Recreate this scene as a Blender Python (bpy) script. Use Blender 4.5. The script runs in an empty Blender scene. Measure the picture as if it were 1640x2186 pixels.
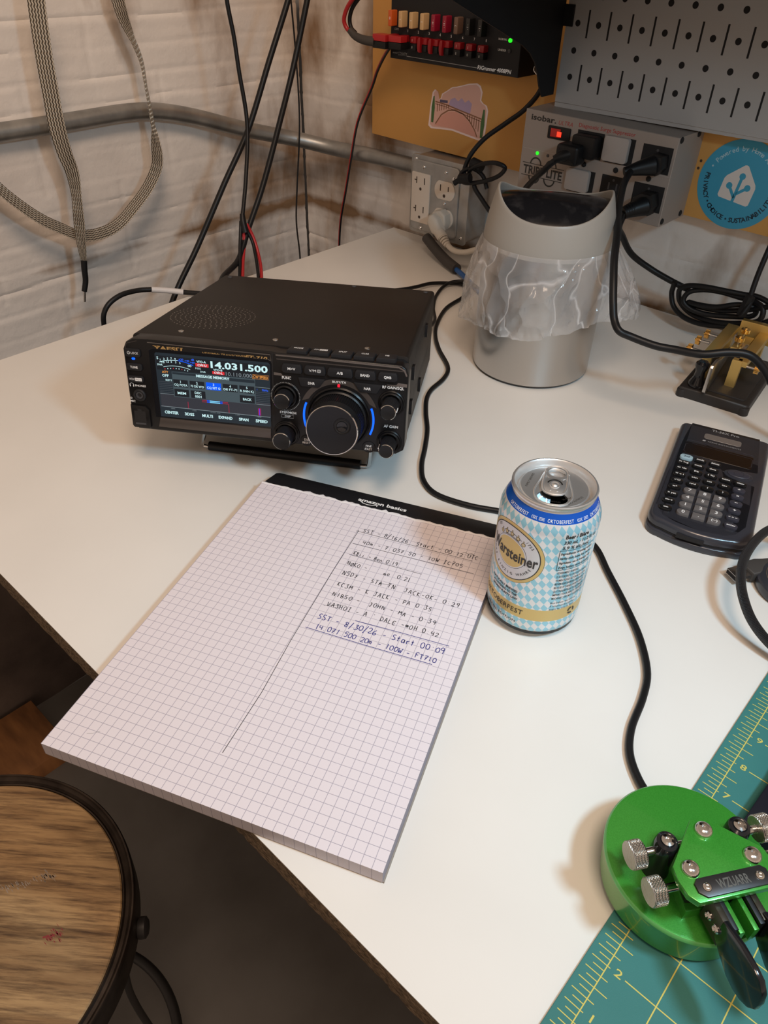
import bpy, math, random
from mathutils import Vector, Matrix, Euler, noise
random.seed(7)
S = 0.001                       # all shapes are written in millimetres
PI = math.pi
sc = bpy.context.scene
col = sc.collection

# ------------------------------------------------------------------ camera
cam_d = bpy.data.cameras.new('camera')
cam_d.sensor_fit = 'VERTICAL'
cam_d.sensor_height = 24.0
cam_d.lens = 24.0 * 1577.6 / 2186.0
cam_d.clip_start = 0.01
cam_d.clip_end = 20
cam = bpy.data.objects.new('camera', cam_d)
cam.location = (0.82913, -0.93635, 0.39523)
cam.rotation_euler = (0.8966, -0.018, 0.7439)
col.objects.link(cam)
sc.camera = cam

# ------------------------------------------------------------------ world, lamps, exposure
w = bpy.data.worlds.new('world')
w.use_nodes = True
# warm basement room: lit ceiling and upper walls above, dark floor below
_n = w.node_tree.nodes; _l = w.node_tree.links
_tc = _n.new('ShaderNodeTexCoord'); _sp = _n.new('ShaderNodeSeparateXYZ'); _cr = _n.new('ShaderNodeValToRGB')
_l.new(_tc.outputs['Generated'], _sp.inputs[0]); _ma = _n.new('ShaderNodeMath'); _ma.operation = 'MULTIPLY_ADD'; _ma.inputs[1].default_value = 0.5; _ma.inputs[2].default_value = 0.5
_l.new(_sp.outputs[2], _ma.inputs[0]); _l.new(_ma.outputs[0], _cr.inputs['Fac'])
_cr.color_ramp.elements[0].position = 0.46; _cr.color_ramp.elements[0].color = (0.05, 0.038, 0.03, 1)
_cr.color_ramp.elements[1].position = 0.50; _cr.color_ramp.elements[1].color = (1.45, 1.08, 0.82, 1)
_e = _cr.color_ramp.elements.new(0.80); _e.color = (0.85, 0.64, 0.485, 1)
_l.new(_cr.outputs[0], _n['Background'].inputs[0])
_n['Background'].inputs[1].default_value = 0.44
sc.world = w

def area(name, loc, target, size, power, color, sizey=None, spread=180):
    d = bpy.data.lights.new(name, 'AREA')
    d.shape = 'RECTANGLE' if sizey else 'DISK'
    d.size = size
    if sizey:
        d.size_y = sizey
    d.energy = power
    d.spread = math.radians(spread)
    d.color = color
    o = bpy.data.objects.new(name, d)
    o.location = loc
    o.rotation_euler = (Vector(target) - Vector(loc)).to_track_quat('-Z', 'Y').to_euler()
    col.objects.link(o)
    return o

area('ceiling_bulb', (0.95, -0.95, 1.30), (-0.05, -0.35, 0.05), 0.45, 9.8, (1.0, 0.74, 0.55))
area('desk_lamp', (1.04, -0.66, 0.56), (0.57, -0.60, 0.0), 0.085, 1.48, (0.48, 0.77, 0.97), spread=126)

sc.view_settings.view_transform = 'Standard'
sc.view_settings.look = 'None'
sc.view_settings.exposure = 0.0
sc.view_settings.gamma = 1.0
sc.view_settings.use_curve_mapping = False

# ------------------------------------------------------------------ materials
MATS = {}
def mat(name, c, rough=0.5, metal=0.0, emit=None, es=0.0, spec=0.5, alpha=1.0, trans=0.0, coat=0.0, sub=0.0):
    m = bpy.data.materials.new(name)
    m.use_nodes = True
    b = m.node_tree.nodes['Principled BSDF']
    b.inputs['Base Color'].default_value = (c[0], c[1], c[2], 1)
    b.inputs['Roughness'].default_value = rough
    b.inputs['Metallic'].default_value = metal
    b.inputs['Specular IOR Level'].default_value = spec
    b.inputs['Alpha'].default_value = alpha
    b.inputs['Transmission Weight'].default_value = trans
    b.inputs['Coat Weight'].default_value = coat
    if emit:
        b.inputs['Emission Color'].default_value = (emit[0], emit[1], emit[2], 1)
        b.inputs['Emission Strength'].default_value = es
    MATS[name] = m
    return m

def nt(m):
    t = m.node_tree
    return t, t.nodes, t.links, t.nodes['Principled BSDF']

def objcoord(n, l, scale=(1, 1, 1)):
    tc = n.new('ShaderNodeTexCoord')
    mp = n.new('ShaderNodeMapping')
    mp.inputs['Scale'].default_value = scale
    l.new(tc.outputs['Object'], mp.inputs['Vector'])
    return mp.outputs['Vector']

def math_node(n, l, op, a, b=None, c=None):
    x = n.new('ShaderNodeMath')
    x.operation = op
    for i, v in enumerate((a, b, c)):
        if v is None:
            continue
        if isinstance(v, (int, float)):
            x.inputs[i].default_value = v
        else:
            l.new(v, x.inputs[i])
    return x.outputs[0]

def noisy(m, cols, scale=(1, 1, 1), nscale=10, detail=5, bump=0.0, bscale=None, bdist=0.0003, rough=None, pos=None, dist=0.0):
    """colour ramp over a noise in object space, plus an optional bump"""
    t, n, l, b = nt(m)
    v = objcoord(n, l, scale)
    no = n.new('ShaderNodeTexNoise')
    no.inputs['Scale'].default_value = nscale
    no.inputs['Detail'].default_value = detail
    no.inputs['Distortion'].default_value = dist
    l.new(v, no.inputs['Vector'])
    cr = n.new('ShaderNodeValToRGB')
    els = cr.color_ramp.elements
    pos = pos or [0.3 + 0.4 * i / (len(cols) - 1) for i in range(len(cols))]
    els[0].position = pos[0]; els[0].color = (*cols[0], 1)
    els[1].position = pos[-1]; els[1].color = (*cols[-1], 1)
    for p, c in zip(pos[1:-1], cols[1:-1]):
        e = els.new(p); e.color = (*c, 1)
    l.new(no.outputs['Fac'], cr.inputs['Fac'])
    l.new(cr.outputs['Color'], b.inputs['Base Color'])
    if bump:
        nb = n.new('ShaderNodeTexNoise')
        nb.inputs['Scale'].default_value = bscale or nscale
        nb.inputs['Detail'].default_value = 6
        l.new(v, nb.inputs['Vector'])
        bp = n.new('ShaderNodeBump')
        bp.inputs['Strength'].default_value = bump
        bp.inputs['Distance'].default_value = bdist
        l.new(nb.outputs['Fac'], bp.inputs['Height'])
        l.new(bp.outputs['Normal'], b.inputs['Normal'])
    return cr.outputs['Color']

mat('desk_white', (0.80, 0.77, 0.73), 0.32)
noisy(MATS['desk_white'], [(0.77, 0.75, 0.71), (0.81, 0.79, 0.75)], nscale=9, detail=4, bump=0.10, bscale=900, bdist=0.0002)
mat('chipboard', (0.12, 0.085, 0.055), 0.9)
noisy(MATS['chipboard'], [(0.035, 0.022, 0.014), (0.16, 0.11, 0.065), (0.28, 0.20, 0.13)], scale=(1, 1, 2.2), nscale=420, detail=4, bump=1.0, bscale=500, bdist=0.002)

def brick_material(name, base, dark, stain_shade):
    m = mat(name, base, 0.75)
    t, n, l, b = nt(m)
    v = objcoord(n, l)
    n1 = n.new('ShaderNodeTexNoise'); n1.inputs['Scale'].default_value = 6; n1.inputs['Detail'].default_value = 8
    l.new(v, n1.inputs['Vector'])
    c1 = n.new('ShaderNodeValToRGB')
    c1.color_ramp.elements[0].position = 0.35; c1.color_ramp.elements[0].color = (*dark, 1)
    c1.color_ramp.elements[1].position = 0.6; c1.color_ramp.elements[1].color = (*base, 1)
    l.new(n1.outputs['Fac'], c1.inputs['Fac'])
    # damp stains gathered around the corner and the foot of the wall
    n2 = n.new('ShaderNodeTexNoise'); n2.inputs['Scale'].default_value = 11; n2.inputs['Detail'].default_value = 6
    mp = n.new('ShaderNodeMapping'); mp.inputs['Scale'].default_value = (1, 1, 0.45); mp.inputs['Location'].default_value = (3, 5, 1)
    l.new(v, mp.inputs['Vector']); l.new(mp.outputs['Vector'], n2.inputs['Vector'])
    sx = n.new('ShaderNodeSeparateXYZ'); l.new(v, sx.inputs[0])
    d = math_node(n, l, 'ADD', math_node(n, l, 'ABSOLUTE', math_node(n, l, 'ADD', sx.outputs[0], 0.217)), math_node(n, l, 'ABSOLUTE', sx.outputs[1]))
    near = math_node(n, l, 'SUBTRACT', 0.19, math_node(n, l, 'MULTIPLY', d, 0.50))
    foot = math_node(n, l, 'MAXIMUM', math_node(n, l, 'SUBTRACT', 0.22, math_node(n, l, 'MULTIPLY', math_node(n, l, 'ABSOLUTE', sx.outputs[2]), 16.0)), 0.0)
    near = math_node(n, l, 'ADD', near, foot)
    rt_dirt_shade = math_node(n, l, 'MULTIPLY', math_node(n, l, 'GREATER_THAN', sx.outputs[0], 0.25), 0.22)  # right part of the back wall: dirt plus shade painted into the colour
    near = math_node(n, l, 'ADD', near, rt_dirt_shade)
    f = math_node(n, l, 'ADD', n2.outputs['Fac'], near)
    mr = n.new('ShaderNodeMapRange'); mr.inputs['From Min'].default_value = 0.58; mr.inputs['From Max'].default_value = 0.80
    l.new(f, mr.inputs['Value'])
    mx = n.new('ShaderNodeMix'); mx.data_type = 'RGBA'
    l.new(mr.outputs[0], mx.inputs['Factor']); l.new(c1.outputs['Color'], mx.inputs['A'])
    mx.inputs['B'].default_value = (*stain_shade, 1)
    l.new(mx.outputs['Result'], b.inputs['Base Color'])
    nb = n.new('ShaderNodeTexNoise'); nb.inputs['Scale'].default_value = 140; nb.inputs['Detail'].default_value = 7
    l.new(v, nb.inputs['Vector'])
    bp = n.new('ShaderNodeBump'); bp.inputs['Strength'].default_value = 0.5; bp.inputs['Distance'].default_value = 0.0012
    l.new(nb.outputs['Fac'], bp.inputs['Height']); l.new(bp.outputs['Normal'], b.inputs['Normal'])
    return m
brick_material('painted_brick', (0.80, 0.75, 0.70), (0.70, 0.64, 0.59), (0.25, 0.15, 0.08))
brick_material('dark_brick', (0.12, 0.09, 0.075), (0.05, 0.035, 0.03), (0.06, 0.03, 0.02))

mat('floor_paint', (0.16, 0.15, 0.14), 0.6)
noisy(MATS['floor_paint'], [(0.12, 0.11, 0.10), (0.17, 0.16, 0.15)], nscale=8, detail=6, bump=0.2, bscale=60, bdist=0.001)
mat('floor_plank', (0.30, 0.12, 0.04), 0.6)
noisy(MATS['floor_plank'], [(0.12, 0.05, 0.02), (0.36, 0.16, 0.055)], scale=(1, 4, 1), nscale=9, detail=6)
mat('mdf', (0.55, 0.27, 0.07), 0.7)
noisy(MATS['mdf'], [(0.56, 0.28, 0.072), (0.64, 0.33, 0.09)], nscale=6, detail=8, bump=0.1, bscale=700)
mat('galvanised', (0.40, 0.39, 0.37), 0.42, 0.85)
noisy(MATS['galvanised'], [(0.26, 0.26, 0.25), (0.44, 0.43, 0.41)], nscale=35, detail=5)
mat('box_steel', (0.42, 0.41, 0.39), 0.42, 0.7)
noisy(MATS['box_steel'], [(0.36, 0.35, 0.34), (0.46, 0.45, 0.43)], nscale=60, detail=5)
mat('peg_paint', (0.40, 0.385, 0.375), 0.45)
mat('hole_dark', (0.012, 0.010, 0.010), 0.9)
mat('black_paint', (0.008, 0.008, 0.009), 0.55, spec=0.3)
mat('black_rubber', (0.008, 0.008, 0.009), 0.42, spec=0.3)
mat('black_plastic', (0.009, 0.009, 0.010), 0.38, spec=0.3)
mat('black_gloss', (0.010, 0.010, 0.012), 0.12)
mat('dark_grey', (0.05, 0.05, 0.055), 0.45)
mat('case_black', (0.013, 0.010, 0.009), 0.5, 0.0, spec=0.3)
noisy(MATS['case_black'], [(0.0105, 0.0085, 0.0075), (0.0135, 0.0105, 0.009)], nscale=9, bump=0.15, bscale=2500, bdist=0.0001)
mat('panel_black', (0.007, 0.0065, 0.007), 0.30, spec=0.3)
mat('panel_matt', (0.013, 0.013, 0.015), 0.55, spec=0.3)
mat('bronze_strip', (0.10, 0.085, 0.078), 0.35, 0.6)
mat('silver_trim', (0.36, 0.32, 0.30), 0.28, 0.85)
mat('chrome', (0.72, 0.70, 0.68), 0.12, 1.0)
mat('steel', (0.55, 0.53, 0.51), 0.27, 1.0)
mat('print_white', (0.86, 0.86, 0.86), 0.5)
mat('print_grey', (0.34, 0.34, 0.34), 0.5)
mat('print_gold', (0.52, 0.32, 0.12), 0.4, 0.3)
mat('led_blue', (0.0, 0.05, 0.6), 0.4, emit=(0.0, 0.10, 1.0), es=1.6)
mat('led_red', (0.6, 0.0, 0.02), 0.4, emit=(1.0, 0.01, 0.03), es=1.1)
mat('led_green', (0.0, 0.6, 0.0), 0.4, emit=(0.03, 1.0, 0.03), es=1.0)
mat('switch_red', (0.25, 0.01, 0.01), 0.2, emit=(1.0, 0.02, 0.01), es=0.10)
mat('switch_glow', (0.5, 0.02, 0.01), 0.2, emit=(1.0, 0.05, 0.02), es=1.2)
for nm, c, e in (('lcd_black', (0.012, 0.014, 0.018), 1.0), ('lcd_panel', (0.060, 0.085, 0.098), 1.0), ('lcd_dark', (0.018, 0.026, 0.034), 1.0),
                 ('lcd_grey', (0.035, 0.036, 0.045), 1.0), ('lcd_white', (0.62, 0.90, 0.92), 1.0), ('lcd_dim', (0.20, 0.24, 0.26), 1.0), ('lcd_line', (0.12, 0.13, 0.15), 1.0),
                 ('lcd_blue', (0.0, 0.10, 0.95), 1.0), ('lcd_bluetext', (0.03, 0.13, 0.95), 1.0), ('lcd_red', (0.75, 0.03, 0.04), 1.0),
                 ('lcd_orange', (0.85, 0.33, 0.06), 1.0), ('lcd_trace', (0.30, 0.02, 0.05), 1.0), ('lcd_cyan', (0.25, 0.75, 1.0), 1.0), ('lcd_purple', (0.15, 0.03, 0.7), 1.0)):
    mat(nm, (0.004, 0.004, 0.004), 0.3, emit=c, es=e, spec=0.2)

# graph paper: ruled in the sheet's own millimetres
m = mat('graph_paper', (0.80, 0.76, 0.79), 0.6)
t, n, l, b = nt(m)
v = objcoord(n, l)
sx = n.new('ShaderNodeSeparateXYZ'); l.new(v, sx.inputs[0])
def ruled(out, off, wd):
    a = math_node(n, l, 'SUBTRACT', out, off * S)
    a = math_node(n, l, 'DIVIDE', a, 6.35 * S)
    a = math_node(n, l, 'ADD', a, 100.5)
    a = math_node(n, l, 'FRACT', a)
    a = math_node(n, l, 'SUBTRACT', a, 0.5)
    a = math_node(n, l, 'ABSOLUTE', a)
    return math_node(n, l, 'LESS_THAN', a, wd)
lx = ruled(sx.outputs[0], 6.495, 0.026)
ly = ruled(sx.outputs[1], 5.771, 0.026)
ln = math_node(n, l, 'MAXIMUM', lx, ly)
mx = n.new('ShaderNodeMix'); mx.data_type = 'RGBA'
l.new(math_node(n, l, 'MULTIPLY', ln, 0.68), mx.inputs['Factor'])
mx.inputs['A'].default_value = (0.76, 0.71, 0.76, 1); mx.inputs['B'].default_value = (0.20, 0.19, 0.28, 1)
# sheet edges: thin layers seen from the side
wv = math_node(n, l, 'FRACT', math_node(n, l, 'MULTIPLY', sx.outputs[2], 1400.0))
geo = n.new('ShaderNodeNewGeometry')
sn = n.new('ShaderNodeSeparateXYZ')
l.new(n_out := n.new('ShaderNodeTexCoord').outputs['Normal'], sn.inputs[0])
side = math_node(n, l, 'LESS_THAN', sn.outputs[2], 0.5)
my = n.new('ShaderNodeMix'); my.data_type = 'RGBA'; my.blend_type = 'MULTIPLY'
l.new(math_node(n, l, 'MULTIPLY', side, math_node(n, l, 'MULTIPLY_ADD', wv, 0.55, 0.25)), my.inputs['Factor'])
l.new(mx.outputs['Result'], my.inputs['A']); my.inputs['B'].default_value = (0.35, 0.34, 0.36, 1)
l.new(my.outputs['Result'], b.inputs['Base Color'])

mat('paper_torn', (0.74, 0.72, 0.74), 0.8)
mat('card', (0.30, 0.27, 0.24), 0.8)
mat('ink_black', (0.035, 0.035, 0.045), 0.6)
mat('ink_blue', (0.03, 0.035, 0.22), 0.6)
mat('bind_black', (0.012, 0.012, 0.014), 0.35)

# beer can: blue and white lozenges in can coordinates
m = mat('lozenge', (0.7, 0.7, 0.7), 0.28, 0.35)
t, n, l, b = nt(m)
v = objcoord(n, l)
sx = n.new('ShaderNodeSeparateXYZ'); l.new(v, sx.inputs[0])
ang = math_node(n, l, 'ARCTAN2', sx.outputs[1], sx.outputs[0])
a = math_node(n, l, 'MULTIPLY', ang, 20.0 / PI)
z = math_node(n, l, 'MULTIPLY', sx.outputs[2], 1000 / 7.4)
a2 = math_node(n, l, 'ADD', a, math_node(n, l, 'MULTIPLY', z, 0.30))
p = math_node(n, l, 'FLOOR', math_node(n, l, 'ADD', math_node(n, l, 'ADD', a2, z), 200.0))
q = math_node(n, l, 'FLOOR', math_node(n, l, 'ADD', math_node(n, l, 'SUBTRACT', a2, z), 200.0))
ck = math_node(n, l, 'MODULO', math_node(n, l, 'ADD', p, q), 2.0)
ck2 = math_node(n, l, 'GREATER_THAN', ck, 0.5)
mx = n.new('ShaderNodeMix'); mx.data_type = 'RGBA'
l.new(ck2, mx.inputs['Factor'])
mx.inputs['A'].default_value = (0.74, 0.74, 0.75, 1); mx.inputs['B'].default_value = (0.30, 0.58, 0.70, 1)
l.new(mx.outputs['Result'], b.inputs['Base Color'])
mat('can_gold', (0.62, 0.46, 0.18), 0.35, 0.45)
mat('can_blue', (0.0, 0.085, 0.48), 0.3, 0.2)
mat('can_silver', (0.62, 0.62, 0.64), 0.32, 0.35)
mat('can_ink', (0.025, 0.022, 0.02), 0.5)
mat('can_bluetext', (0.08, 0.18, 0.38), 0.5)
mat('aluminium', (0.78, 0.77, 0.76), 0.36, 0.9)
mat('flap_dark', (0.10, 0.11, 0.12), 0.3, 0.7)
mat('can_inside', (0.01, 0.01, 0.01), 0.4)

mat('bin_grey', (0.34, 0.325, 0.30), 0.40)
mat('bin_flap', (0.012, 0.012, 0.014), 0.18)
noisy(MATS['bin_flap'], [(0.010, 0.010, 0.012), (0.035, 0.034, 0.036)], nscale=60, detail=8, pos=[0.5, 0.75])
m = mat('brushed', (0.50, 0.48, 0.46), 0.30, 1.0)
m.node_tree.nodes['Principled BSDF'].inputs['Anisotropic'].default_value = 0.6
# thin clear film with creases
m = mat('film', (0.80, 0.80, 0.82), 0.12, spec=1.0, coat=1.0)
t, n, l, b = nt(m)
v = objcoord(n, l)
wn = n.new('ShaderNodeTexNoise'); wn.inputs['Scale'].default_value = 14; wn.inputs['Detail'].default_value = 2
l.new(v, wn.inputs['Vector'])
va_ = n.new('ShaderNodeVectorMath'); va_.operation = 'MULTIPLY_ADD'; va_.inputs[1].default_value = (0.09, 0.09, 0.05)
l.new(wn.outputs['Color'], va_.inputs[0]); l.new(v, va_.inputs[2])
vo = n.new('ShaderNodeTexVoronoi'); vo.feature = 'F1'; vo.inputs['Scale'].default_value = 30
mp = n.new('ShaderNodeMapping'); mp.inputs['Scale'].default_value = (1, 1, 0.55); l.new(va_.outputs[0], mp.inputs['Vector']); l.new(mp.outputs['Vector'], vo.inputs['Vector'])
bp = n.new('ShaderNodeBump'); bp.inputs['Strength'].default_value = 0.9; bp.inputs['Distance'].default_value = 0.010
l.new(vo.outputs['Distance'], bp.inputs['Height']); l.new(bp.outputs['Normal'], b.inputs['Normal'])
tr = n.new('ShaderNodeBsdfTransparent'); ms = n.new('ShaderNodeMixShader'); lw = n.new('ShaderNodeLayerWeight'); lw.inputs['Blend'].default_value = 0.25; l.new(bp.outputs['Normal'], lw.inputs['Normal'])
ve = n.new('ShaderNodeTexVoronoi'); ve.feature = 'DISTANCE_TO_EDGE'; ve.inputs['Scale'].default_value = 26
mp2 = n.new('ShaderNodeMapping'); mp2.inputs['Scale'].default_value = (1.0, 1.0, 0.42); mp2.inputs['Rotation'].default_value = (0.35, 0.25, 0.2)
l.new(va_.outputs[0], mp2.inputs['Vector']); l.new(mp2.outputs['Vector'], ve.inputs['Vector'])
mr = n.new('ShaderNodeMapRange'); mr.inputs['From Min'].default_value = 0.0; mr.inputs['From Max'].default_value = 0.055; mr.inputs['To Min'].default_value = 1.0; mr.inputs['To Max'].default_value = 0.0
l.new(ve.outputs['Distance'], mr.inputs['Value'])
nz = n.new('ShaderNodeTexNoise'); nz.inputs['Scale'].default_value = 22; nz.inputs['Detail'].default_value = 4; l.new(v, nz.inputs['Vector'])
cre = math_node(n, l, 'MULTIPLY', math_node(n, l, 'POWER', mr.outputs[0], 2.0), math_node(n, l, 'MULTIPLY', nz.outputs['Fac'], 0.75))
fac = math_node(n, l, 'ADD', math_node(n, l, 'MULTIPLY_ADD', lw.outputs['Facing'], 0.40, 0.24), cre)
l.new(math_node(n, l, 'MINIMUM', fac, 0.92), ms.inputs[0])
hsum = math_node(n, l, 'ADD', vo.outputs['Distance'], math_node(n, l, 'MULTIPLY', ve.outputs['Distance'], 1.4))
l.new(hsum, bp.inputs['Height'])
l.new(tr.outputs[0], ms.inputs[1]); l.new(b.outputs[0], ms.inputs[2])
l.new(ms.outputs[0], n['Material Output'].inputs['Surface'])

mat('mat_teal', (0.04, 0.19, 0.18), 0.6, spec=0.3)
noisy(MATS['mat_teal'], [(0.037, 0.175, 0.165), (0.046, 0.20, 0.19)], nscale=14, bump=0.3, bscale=1800, bdist=0.0002)
mat('mat_yellow', (0.62, 0.53, 0.11), 0.6)
m = mat('green_coat', (0.045, 0.30, 0.030), 0.30, 0.30, coat=0.4)
noisy(m, [(0.038, 0.265, 0.026), (0.052, 0.32, 0.036)], nscale=1600, detail=2, bump=0.25, bscale=2200, bdist=0.0001)
mat('green_edge', (0.12, 0.42, 0.12), 0.3, 0.2)
mat('badge', (0.055, 0.052, 0.052), 0.35, 0.7)
mat('badge_text', (0.16, 0.155, 0.14), 0.4, 0.6)
m = mat('knurled', (0.60, 0.56, 0.51), 0.30, 1.0)
t, n, l, b = nt(m)
v = objcoord(n, l)
wv1 = n.new('ShaderNodeTexWave'); wv1.bands_direction = 'DIAGONAL'; wv1.inputs['Scale'].default_value = 420; l.new(v, wv1.inputs['Vector'])
bp = n.new('ShaderNodeBump'); bp.inputs['Strength'].default_value = 0.9; bp.inputs['Distance'].default_value = 0.0005
l.new(wv1.outputs['Fac'], bp.inputs['Height']); l.new(bp.outputs['Normal'], b.inputs['Normal'])
mat('clamp_brown', (0.05, 0.042, 0.03), 0.35, 0.6)
mat('copper', (0.55, 0.25, 0.12), 0.3, 1.0)
mat('navy', (0.006, 0.006, 0.012), 0.6, spec=0.25)

mat('calc_shell', (0.035, 0.036, 0.046), 0.22)
mat('calc_face', (0.012, 0.011, 0.013), 0.28)
mat('calc_lcd', (0.008, 0.005, 0.005), 0.2, spec=0.3)
mat('calc_solar', (0.17, 0.15, 0.14), 0.25)
mat('key_black', (0.009, 0.009, 0.010), 0.20)
mat('key_grey', (0.135, 0.125, 0.125), 0.42)
mat('key_slate', (0.040, 0.040, 0.055), 0.32)
mat('key_blue', (0.36, 0.52, 0.60), 0.4)
mat('key_ink', (0.015, 0.03, 0.06), 0.5)

mat('brass', (0.72, 0.50, 0.17), 0.38, 0.85)
mat('brass_bright', (0.85, 0.55, 0.18), 0.22, 1.0)
mat('iron_black', (0.018, 0.016, 0.016), 0.5)
mat('stool_rim', (0.055, 0.042, 0.034), 0.42, 0.75)
noisy(MATS['stool_rim'], [(0.028, 0.020, 0.016), (0.085, 0.065, 0.052)], nscale=40, detail=6)
mat('seat_wood', (0.30, 0.18, 0.09), 0.5)
t, n, l, b = nt(MATS['seat_wood'])
def grain(sc_):
    v0 = objcoord(n, l)
    m0 = n.new('ShaderNodeMapping'); m0.inputs['Rotation'].default_value = (0, 0, -0.68); l.new(v0, m0.inputs['Vector'])
    m1 = n.new('ShaderNodeMapping'); m1.inputs['Scale'].default_value = sc_; l.new(m0.outputs['Vector'], m1.inputs['Vector'])
    return m1.outputs['Vector']
v = grain((1.4, 22, 1))
n1 = n.new('ShaderNodeTexNoise'); n1.inputs['Scale'].default_value = 11; n1.inputs['Detail'].default_value = 10; n1.inputs['Roughness'].default_value = 0.72
l.new(v, n1.inputs['Vector'])
v2 = grain((1, 4.5, 1))
n2 = n.new('ShaderNodeTexNoise'); n2.inputs['Scale'].default_value = 9; n2.inputs['Detail'].default_value = 4; n2.inputs['Distortion'].default_value = 1.0
l.new(v2, n2.inputs['Vector'])
c1 = n.new('ShaderNodeValToRGB')
c1.color_ramp.elements[0].position = 0.33; c1.color_ramp.elements[0].color = (0.13, 0.075, 0.038, 1)
c1.color_ramp.elements[1].position = 0.56; c1.color_ramp.elements[1].color = (0.52, 0.34, 0.165, 1)
l.new(n1.outputs['Fac'], c1.inputs['Fac'])
c2 = n.new('ShaderNodeValToRGB')
c2.color_ramp.elements[0].position = 0.36; c2.color_ramp.elements[0].color = (0.50, 0.44, 0.40, 1)
c2.color_ramp.elements[1].position = 0.58; c2.color_ramp.elements[1].color = (1, 1, 1, 1)
l.new(n2.outputs['Fac'], c2.inputs['Fac'])
mx = n.new('ShaderNodeMix'); mx.data_type = 'RGBA'; mx.blend_type = 'MULTIPLY'; mx.inputs['Factor'].default_value = 0.9
l.new(c1.outputs['Color'], mx.inputs['A']); l.new(c2.outputs['Color'], mx.inputs['B'])
l.new(mx.outputs['Result'], b.inputs['Base Color'])
bp = n.new('ShaderNodeBump'); bp.inputs['Strength'].default_value = 0.5; bp.inputs['Distance'].default_value = 0.0008
l.new(n1.outputs['Fac'], bp.inputs['Height']); l.new(bp.outputs['Normal'], b.inputs['Normal'])
mat('scuff_white', (0.36, 0.30, 0.25), 0.6)
mat('scuff_red', (0.28, 0.035, 0.04), 0.6)

# braided copper strap: uses the strap's own UV, u across and v along in millimetres
m = mat('braid', (0.6, 0.55, 0.47), 0.34, 0.55)
t, n, l, b = nt(m)
uv = n.new('ShaderNodeUVMap'); su = n.new('ShaderNodeSeparateXYZ'); l.new(uv.outputs[0], su.inputs[0])
wob = math_node(n, l, 'MULTIPLY', math_node(n, l, 'SINE', math_node(n, l, 'MULTIPLY', su.outputs[1], 1.25)), 0.9)
ph = math_node(n, l, 'ADD', math_node(n, l, 'MULTIPLY', su.outputs[0], 2 * PI * 6.0), wob)
wave = math_node(n, l, 'SINE', ph)
cr = n.new('ShaderNodeValToRGB')
cr.color_ramp.elements[0].position = 0.18; cr.color_ramp.elements[0].color = (0.09, 0.07, 0.05, 1)
cr.color_ramp.elements[1].position = 0.45; cr.color_ramp.elements[1].color = (0.80, 0.72, 0.60, 1)
l.new(math_node(n, l, 'ADD', math_node(n, l, 'MULTIPLY', wave, 0.5), 0.5), cr.inputs['Fac'])
l.new(cr.outputs['Color'], b.inputs['Base Color'])
bp = n.new('ShaderNodeBump'); bp.inputs['Strength'].default_value = 0.9; bp.inputs['Distance'].default_value = 0.001
l.new(wave, bp.inputs['Height']); l.new(bp.outputs['Normal'], b.inputs['Normal'])
# woven sleeve on the usb cable
m = mat('woven', (0.02, 0.02, 0.022), 0.4)
t, n, l, b = nt(m)
uv = n.new('ShaderNodeUVMap'); su = n.new('ShaderNodeSeparateXYZ'); l.new(uv.outputs[0], su.inputs[0])
a1 = math_node(n, l, 'SINE', math_node(n, l, 'ADD', math_node(n, l, 'MULTIPLY', su.outputs[0], 2 * PI * 8), math_node(n, l, 'MULTIPLY', su.outputs[1], 3.2)))
a2 = math_node(n, l, 'SINE', math_node(n, l, 'SUBTRACT', math_node(n, l, 'MULTIPLY', su.outputs[0], 2 * PI * 8), math_node(n, l, 'MULTIPLY', su.outputs[1], 3.2)))
hh = math_node(n, l, 'MULTIPLY', a1, a2)
cr = n.new('ShaderNodeValToRGB')
cr.color_ramp.elements[0].color = (0.006, 0.006, 0.008, 1); cr.color_ramp.elements[1].color = (0.045, 0.045, 0.050, 1)
l.new(hh, cr.inputs['Fac']); l.new(cr.outputs['Color'], b.inputs['Base Color'])
bp = n.new('ShaderNodeBump'); bp.inputs['Strength'].default_value = 0.8; bp.inputs['Distance'].default_value = 0.0006
l.new(hh, bp.inputs['Height']); l.new(bp.outputs['Normal'], b.inputs['Normal'])

mat('surge_beige', (0.34, 0.285, 0.25), 0.5, 0.1)
mat('surge_cap', (0.40, 0.35, 0.32), 0.5)
mat('surge_red', (0.40, 0.04, 0.04), 0.5)
mat('outlet_ivory', (0.72, 0.63, 0.54), 0.4)
mat('cord_white', (0.60, 0.55, 0.48), 0.5)
mat('slot_dark', (0.05, 0.03, 0.02), 0.7)
mat('sleeve_blue', (0.02, 0.10, 0.33), 0.4)
mat('sleeve_grey', (0.05, 0.045, 0.042), 0.6)
mat('label_white', (0.66, 0.64, 0.64), 0.5)
mat('wire_red', (0.42, 0.016, 0.02), 0.35)
mat('conn_red', (0.26, 0.006, 0.010), 0.3)
mat('fuse_orange', (0.62, 0.11, 0.02), 0.35)
mat('fuse_tan', (0.60, 0.40, 0.20), 0.35)
mat('fuse_red', (0.28, 0.008, 0.03), 0.3)
mat('fuse_brown', (0.17, 0.10, 0.07), 0.35)
mat('fuse_black', (0.012, 0.012, 0.012), 0.4)
mat('ha_blue', (0.05, 0.33, 0.50), 0.35)
mat('ha_pale', (0.72, 0.66, 0.62), 0.4)
mat('ha_lightblue', (0.42, 0.62, 0.70), 0.4)
mat('ha_ink', (0.01, 0.03, 0.05), 0.4)
mat('st_border', (0.86, 0.66, 0.62), 0.4)
mat('st_pink', (0.72, 0.42, 0.34), 0.4)
mat('st_rose', (0.70, 0.33, 0.25), 0.4)
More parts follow.
